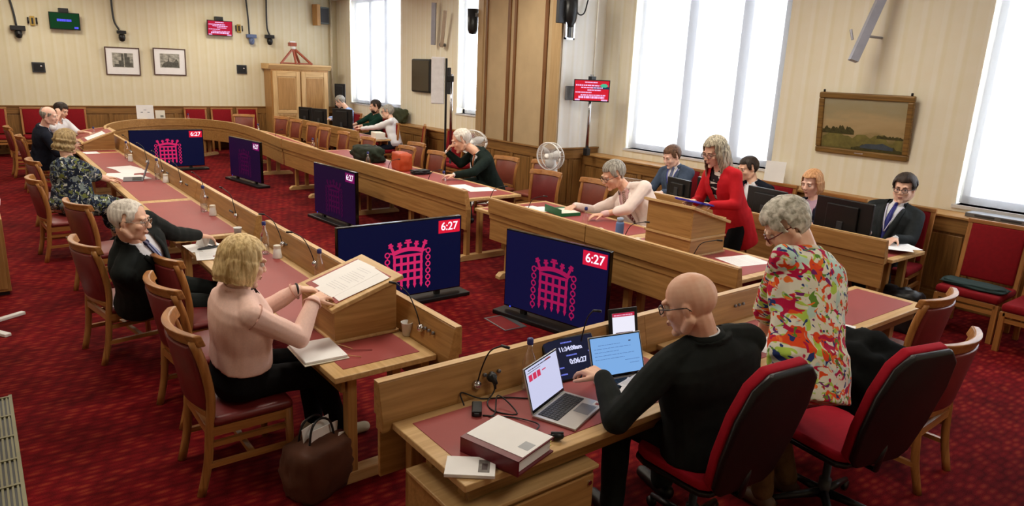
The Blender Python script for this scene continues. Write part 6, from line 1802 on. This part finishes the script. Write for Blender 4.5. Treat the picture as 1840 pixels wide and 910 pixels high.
BR_G = plain('grey_brows', (150, 140, 128), 0.8); BR_B = plain('brown_brows', (92, 66, 46), 0.8)
DN = (0, 0, 1)

person('man in black suit with thin white hair and glasses, turning round in his chair',
       (0.95, 6.15, 0.57), (0.86, 5.72, 1.12), (0.835, 5.62, 1.285), (0.85, -0.50), 8, (0.82, -0.42),
       [((1.52, 6.62, 0.885), (0.95, 0.25, -0.25), (0, 0, 1), 0.55), ((1.10, 6.02, 0.74), (0.6, 0.75, 0.1), (0.3, -0.4, 0.9), 0.5)],
       [(1.75, 6.15, 0.09), (1.62, 5.72, 0.09)],
       dict(top='suit', jacket=SUITB, shirt=WSHIRT, tie=TIE_N, trousers=SUITB, v=0.3, brow=BR_G, short=True),
       ('balding', H_WHITE), S_RED, K=1.17, KH=1.07, vox=0.0065, cvox=0.009, glasses=(GFRAME_M, .0016), belly=0.05, seed=2, w=1.22)
person('woman with blonde bob in pale pink jacket and black skirt, writing at the big lectern',
       (1.10, 4.06, 0.60), (1.12, 3.98, 1.175), (1.15, 3.99, 1.315), (0.95, 0.15), 16, (1.0, 0.0),
       [((1.54, 4.20, 1.04), (0.9, -0.15, -0.12), (-0.1, 0, 1), 0.5), ((1.53, 3.92, 1.05), (0.85, 0.40, 0.05), (-0.1, -0.4, 1), 0.6)],
       [(1.62, 4.22, 0.09), (1.72, 4.02, 0.09)],
       dict(top='jacket', mat=PINKJ, trousers=plain('black_skirt_cloth', (20, 20, 22), 0.85, 0.1), v=0.92, under=plain('dark_blouse', (40, 34, 40), 0.8), shoes=plain('pale_trainer', (176, 166, 140), 0.7), brow=BR_B, e=0.032, fold=0.007, t0=0.12, seams=plain('pink_seam', (206, 160, 146), 0.9, 0.05), collar=PINKJ),
       ('bob', H_BLOND), S_FAIR, K=1.10, KH=1.12, vox=0.006, cvox=0.008, fem=True, seed=3, w=1.22, poles=[(-0.2, 0.5, -1), (0.0, -0.65, -1)])
person('bald man in black suit and glasses reaching over the two laptops, seen from behind',
       (2.93, 1.95, 0.58), (2.83, 2.00, 1.18), (2.735, 2.06, 1.36), (-0.42, 0.9), 20, (0.25, 0.97),
       [((2.50, 2.38, 0.90), (0.02, 0.95, 0.0), (-0.1, 0.1, 1), 0.6), ((3.0, 2.34, 0.83), (-0.3, 0.95, -0.05), (0, 0, 1), 0.4)],
       [(2.62, 2.35, 0.09), (3.05, 2.35, 0.09)],
       dict(top='suit', jacket=SUITB, shirt=WSHIRT, trousers=SUITB, v=0.4, brow=BR_B, short=True),
       None, S_RED, K=1.20, KH=1.10, vox=0.006, cvox=0.008, glasses=(GFRAME_D, .0022), seed=4, w=1.24, poles=[(-0.9, -0.3, -0.8), (0.8, -0.3, -0.8)])
person('grey-haired person in bright tropical floral shirt bending over the near bench, back to us',
       (3.50, 1.80, 0.98), (3.70, 2.00, 1.52), (3.63, 2.12, 1.655), (-0.62, 0.78), 42, (0.02, 1.0),
       [((3.92, 2.36, 0.83), (0.1, 0.9, -0.3), (0, 0, 1), 0.3), ((4.40, 2.22, 0.83), (0.3, 0.9, -0.2), (0, 0, 1), 0.3)],
       [(3.46, 1.93, 0.09), (3.72, 1.93, 0.09)],
       dict(top='shirt', mat=ALOHA, trousers=KHAKI, sleeve=0.5, hem=0.2, v=1.0, collar=ALOHA, brow=BR_G, e=0.03, sr=1.15, fold=0.008, shoes=plain('brown_shoe', (90, 64, 44), 0.6)),
       ('thick', H_SILVER, dict(amp=0.006)), S_FAIR, K=1.12, KH=1.12, vox=0.006, cvox=0.008, glasses=(plain('dark_red_frame', (96, 24, 28), 0.3), .003), seed=5, w=1.10, standing=True, legpole=Vector((0, 1, 0.1)), poles=[(-0.8, -0.4, -0.6), (0.8, -0.6, -0.4)])
person('woman with long grey-blonde hair standing in a red blazer at the tall lectern',
       (6.62, 4.52, 0.98), (6.42, 4.62, 1.53), (6.34, 4.66, 1.70), (-0.92, 0.10), 22, (-1.0, 0.1),
       [((6.10, 4.46, 1.17), (-0.85, 0.3, 0.0), (0, 0, 1), 0.35), ((6.16, 4.72, 1.17), (-0.85, -0.2, 0), (0, 0, 1), 0.35)],
       [(6.66, 4.40, 0.09), (6.66, 4.62, 0.09)],
       dict(top='jacket', mat=REDJ, trousers=plain('black_skirt_cloth', (20, 20, 22), 0.85, 0.1), long=True, hem=0.30, v=0.5, under=print_mat('patterned_blouse', (40, 30, 34), [((220, 210, 200), 0.55, 1.0)], scale=20), brow=BR_B, e=0.03, fold=0.006),
       ('long', H_MIX, dict(amp=0.007)), S_FAIR, K=1.12, KH=1.15, vox=0.0085, cvox=0.011, fem=True, seed=6, w=1.02, glasses=(GFRAME_D, .002), legpole=Vector((-1, 0, .1)))
o = lump('blue_folder', 31, (0.10, 0.19, 0.012), plain('royal_blue_cover', (44, 34, 168), 0.5), 0.1, boxy=0.9, loc=(5.98, 4.58, 1.195)); o.rotation_euler = (0, radians(12), 0); tag(o, 'royal blue folder in the hands of the woman in red, on the tall lectern', 'folder')
person('man in cream jacket with patterned tie and glasses, reading at the right arm',
       (6.62, 5.62, 0.58), (6.38, 5.92, 1.10), (6.22, 6.02, 1.265), (-0.85, 0.22), 26, (-0.95, -0.12),
       [((5.92, 5.85, 0.83), (-0.8, 0.45, -0.1), (0, 0, 1), 0.45), ((5.98, 6.42, 0.83), (-0.8, -0.2, -0.1), (0, 0, 1), 0.45)],
       [(6.2, 5.9, 0.09), (6.2, 6.2, 0.09)],
       dict(top='suit', jacket=CREAMJ, shirt=PSHIRT, tie=TIE_T, trousers=CREAMJ, v=0.25, lanyard=LAN_R, brow=BR_G, le=0.03),
       ('short', H_GREY), S_RED, K=1.20, KH=1.2, vox=0.008, cvox=0.010, glasses=(GFRAME_D, .002), seed=7, w=1.25, poles=[(0.3, -0.9, -0.6), (0.3, 0.8, -0.8)])
person('white-haired man in dark green suit resting his cheek on his hand at the right arm',
       (6.92, 9.55, 0.58), (6.62, 9.50, 1.15), (6.44, 9.78, 1.305), (-0.78, 0.38), 22, (-0.85, 0.35),
       [((5.98, 9.25, 0.83), (-0.75, 0.45, -0.1), (0, 0, 1), 0.4), ((6.30, 9.98, 1.10), (0.35, -0.25, 0.85), (-0.6, 0.7, 0), 0.9)],
       [(6.3, 9.3, 0.09), (6.3, 9.6, 0.09)],
       dict(top='suit', jacket=SUITG, shirt=WSHIRT, tie=stripe_mat('red_gold_tie', (150, 40, 44), (200, 150, 90), 20), trousers=SUITG, v=0.3, brow=BR_G),
       ('balding', H_WHITE), S_RED, K=1.24, KH=1.28, vox=0.010, cvox=0.013, seed=8, w=1.12, poles=[(0.2, -0.9, -0.5), (0, 0.3, -1)])
person('woman with ash-blonde hair in dark floral dress typing at the left arm',
       (0.84, 10.25, 0.58), (0.92, 10.35, 1.17), (0.93, 10.42, 1.36), (0.9, 0.35), 12, (0.95, 0.25),
       [((1.36, 10.75, 0.84), (0.8, 0.35, -0.1), (0, 0, 1), 0.4), ((1.34, 10.50, 0.84), (0.8, 0.3, -0.1), (0, 0, 1), 0.4)],
       [(1.35, 10.35, 0.09), (1.35, 10.05, 0.09)],
       dict(top='dress', mat=DRESS, sleeve=0.55, skirt=True, v=0.86, brow=BR_B, e=0.03, sr=1.35, fold=0.01),
       ('wave', H_GB, dict(amp=0.006)), S_FAIR, K=1.12, KH=1.10, vox=0.009, cvox=0.012, fem=True, seed=9, w=1.45, belly=0.09, poles=[(0, 0.4, -1), (0, -0.6, -0.9)], glasses=(GFRAME_M, .0016))
person('bald man in navy suit leaning over the far end of the left arm',
       (0.92, 15.1, 0.58), (1.00, 14.95, 1.15), (1.10, 14.85, 1.36), (0.85, -0.4), 14, (0.9, 0.1),
       [((1.45, 15.3, 0.83), (0.8, 0.2, 0), (0, 0, 1), 0.5), ((1.38, 14.75, 0.85), (0.8, 0.3, 0.2), (0, 0, 1), 0.5)],
       [(1.4, 15.2, 0.09), (1.4, 14.9, 0.09)],
       dict(top='suit', jacket=SUITN, shirt=WSHIRT, trousers=SUITN, v=0.3, tie=TIE_G, brow=BR_B),
       ('fringe', H_GREY), S_PALE, K=1.14, KH=1.12, vox=0.011, cvox=0.014, seed=10, w=1.1)
person('dark-haired man in white shirt with a hand to his brow, far left',
       (1.35, 17.5, 0.58), (1.42, 17.35, 1.10), (1.50, 17.25, 1.29), (0.7, -0.6), 22, (0.7, -0.7),
       [((1.85, 17.1, 0.86), (0.6, -0.5, 0), (0, 0, 1), 0.5), ((1.42, 17.02, 1.20), (0.1, 0.1, 0.9), (0.5, -0.8, 0), 0.8)],
       [(1.6, 17.1, 0.09), (1.4, 16.9, 0.09)],
       dict(top='shirt', mat=WSHIRT, sleeve=0.6, v=0.9, collar=WSHIRT, trousers=SUITB, brow=H_DARK),
       ('thick', H_DARK), S_FAIR, K=1.10, KH=1.12, vox=0.012, cvox=0.014, seed=11)
person('man in white long-sleeved shirt and glasses at the far staff desk, nearest to us',
       (8.25, 15.45, 0.60), (8.22, 15.6, 1.20), (8.17, 15.72, 1.37), (-0.78, 0.55), 8, (-0.8, 0.6),
       [((7.75, 16.3, 0.92), (-0.5, 0.8, 0), (0, 0, 1), 0.4), ((8.0, 16.4, 0.92), (-0.4, 0.9, 0), (0, 0, 1), 0.4)],
       [(7.45, 15.6, 0.09), (7.6, 15.9, 0.09)],
       dict(top='shirt', mat=WSHIRT, sleeve=1.0, v=0.95, collar=WSHIRT, trousers=DENIM, brow=BR_G, fold=0.01),
       ('short', H_GREY), S_FAIR, K=1.14, KH=1.2, vox=0.012, cvox=0.014, glasses=(GFRAME_D, .003), seed=12, w=1.1)
person('bearded man with cropped hair in dark green top at the far staff desk',
       (8.65, 17.3, 0.62), (8.6, 17.2, 1.22), (8.55, 17.15, 1.41), (-0.85, 0.2), 12, (-0.9, 0.1),
       [((8.0, 17.0, 0.92), (-0.8, -0.3, 0), (0, 0, 1), 0.4), ((8.0, 17.35, 0.92), (-0.8, 0, 0), (0, 0, 1), 0.4)],
       [(8.2, 17.1, 0.09), (8.2, 17.4, 0.09)],
       dict(top='shirt', mat=GREENS, sleeve=0.75, v=0.95, trousers=SUITB, brow=H_DARK, collar=GREENS),
       ('short', H_DARK, dict(amp=0.001)), S_FAIR, K=1.16, KH=1.22, vox=0.012, cvox=0.014, beard=H_DARK, seed=13, w=1.1)
person('man in light blue shirt bent towards a monitor beside the wardrobe',
       (8.75, 19.1, 0.62), (8.72, 19.2, 1.22), (8.6, 19.5, 1.40), (-0.85, 0.5), 30, (-0.8, 0.6),
       [((8.25, 19.3, 0.92), (-0.8, 0, 0), (0, 0, 1), 0.4), ((8.3, 19.6, 0.92), (-0.8, 0, 0), (0, 0, 1), 0.4)],
       [(8.3, 19.1, 0.09), (8.3, 19.4, 0.09)],
       dict(top='shirt', mat=BSHIRT, sleeve=1.0, v=0.95, collar=BSHIRT, trousers=SUITB, brow=BR_G),
       ('short', H_GREY), S_FAIR, K=1.16, KH=1.2, vox=0.012, cvox=0.014, seed=14, w=1.1)
person('young man in blue-grey suit with blue lanyard behind the silver laptop',
       (8.38, 6.75, 0.58), (8.36, 6.80, 1.16), (8.28, 6.84, 1.315), (-0.90, 0.10), 22, (-0.95, -0.1),
       [((7.92, 6.65, 0.83), (-0.8, 0.2, 0), (0, 0, 1), 0.4), ((7.92, 7.0, 0.83), (-0.8, 0, 0), (0, 0, 1), 0.4)],
       [(8.0, 6.6, 0.09), (8.0, 6.9, 0.09)],
       dict(top='suit', jacket=SUITBG, shirt=WSHIRT, tie=TIE_G, trousers=SUITBG, v=0.25, lanyard=LAN_B, brow=BR_B, le=0.03, badge=True),
       ('short', H_BROWN), S_PALE, K=1.14, KH=1.2, vox=0.010, cvox=0.013, seed=15)
person('dark-haired man in navy jacket mostly hidden behind the woman in red',
       (8.35, 5.40, 0.58), (8.32, 5.42, 1.13), (8.28, 5.52, 1.31), (-0.9, 0.35), 14, (-0.95, 0.0),
       [((7.95, 5.3, 0.83), (-0.8, 0.2, 0), (0, 0, 1), 0.4), ((7.95, 5.65, 0.83), (-0.8, 0, 0), (0, 0, 1), 0.4)],
       [(8.0, 5.3, 0.09), (8.0, 5.6, 0.09)],
       dict(top='suit', jacket=SUITN, shirt=WSHIRT, trousers=SUITN, v=0.25, lanyard=LAN_R, brow=BR_B, le=0.03),
       ('short', H_DARK), S_RED, K=1.14, KH=1.15, vox=0.010, cvox=0.013, seed=16)
person('fair-haired woman in dark cardigan behind the wide monitor',
       (8.22, 4.45, 0.58), (8.20, 4.47, 1.08), (8.16, 4.52, 1.265), (-0.9, 0.05), 14, (-0.95, -0.05),
       [((7.9, 4.3, 0.83), (-0.8, 0.2, 0), (0, 0, 1), 0.4), ((7.9, 4.65, 0.83), (-0.8, 0, 0), (0, 0, 1), 0.4)],
       [(7.95, 4.3, 0.09), (7.95, 4.6, 0.09)],
       dict(top='jacket', mat=plain('navy_cardigan', (34, 36, 52), 0.85, 0.1), under=plain('lilac_blouse', (180, 150, 170), 0.8, 0.1), v=0.35, trousers=SUITN, brow=BR_B),
       ('bob', H_STRAW), S_PALE, K=1.10, KH=1.18, vox=0.010, cvox=0.013, fem=True, seed=17)
person('dark-haired man in charcoal suit and royal blue tie at the right window wall',
       (8.18, 3.58, 0.58), (8.36, 3.55, 1.15), (8.37, 3.52, 1.34), (-0.85, -0.15), 6, (-0.98, -0.18),
       [((7.86, 3.30, 0.86), (-0.8, 0.1, -0.1), (0, 0, 1), 0.4), ((7.90, 3.62, 0.86), (-0.8, -0.2, -0.1), (0, 0, 1), 0.4)],
       [(7.75, 3.25, 0.09), (7.8, 3.55, 0.09)],
       dict(top='suit', jacket=SUITC, shirt=WSHIRT, tie=TIE_B, trousers=SUITN, v=0.2, lanyard=LAN_W, brow=H_DARK, le=0.03),
       ('thick', H_DARK), S_FAIR, K=1.16, KH=1.14, vox=0.009, cvox=0.012, glasses=(GFRAME_D, .002), seed=18, w=1.06)

# black bracelet / watch of the woman in pink
o = MB().tube([(1.53 + 0.004 * cos(2 * pi * q / 14), 4.20 + 0.036 * cos(2 * pi * q / 14), 1.04 + 0.036 * sin(2 * pi * q / 14)) for q in range(15)], .007, 6).build('wristband', BLACK, smooth=True)
tag(o, 'dark wristband on the left wrist of the woman in pink', 'bracelet')

# pieces that belong to a part go one level down (all share their thing's frame)
SUBS = {'portcullis_emblem': 'display', 'standby_light': 'stand_base', 'clock_digits': 'clock_box', 'leather_inset': 'tabletop', 'leather_panel': 'board', 'ledge': 'board', 'barrier_cap': 'barrier',
        'key_well': 'base', 'keys': 'base', 'touchpad': 'base', 'bezel': 'lid', 'iris': 'eye', 'lapel': 'jacket', 'jacket_collar': 'jacket', 'shirt_collar': 'shirt', 'spectacle_lenses': 'glasses', 'tie_knot': 'tie',
        'armhole_seam': 'jacket', 'cuff_edge': 'jacket', 'back_seam': 'jacket', 'lock': 'drawer', 'rim': 'upturned_cup', 'screen_writing': 'display', 'face_plate': 'box', 'lens': 'camera_head', 'castor': 'base_arm'}
base = lambda n: n.split('.')[0]
kids = {}
for o in list(bpy.data.objects):
    if o.parent: kids.setdefault(o.parent.name, []).append(o)
for rn, ch in kids.items():
    root_o = bpy.data.objects[rn]
    if root_o.parent: continue
    byname = {}
    for c in ch: byname.setdefault(base(c.name), []).append(c)
    for cn, pn in SUBS.items():
        if cn in byname and pn in byname:
            ps = byname[pn]
            for i, c in enumerate(byname[cn]):
                if c.location.length < 1e-6 and ps[min(i, len(ps) - 1)].location.length < 1e-6:
                    c.parent = ps[min(i, len(ps) - 1)]
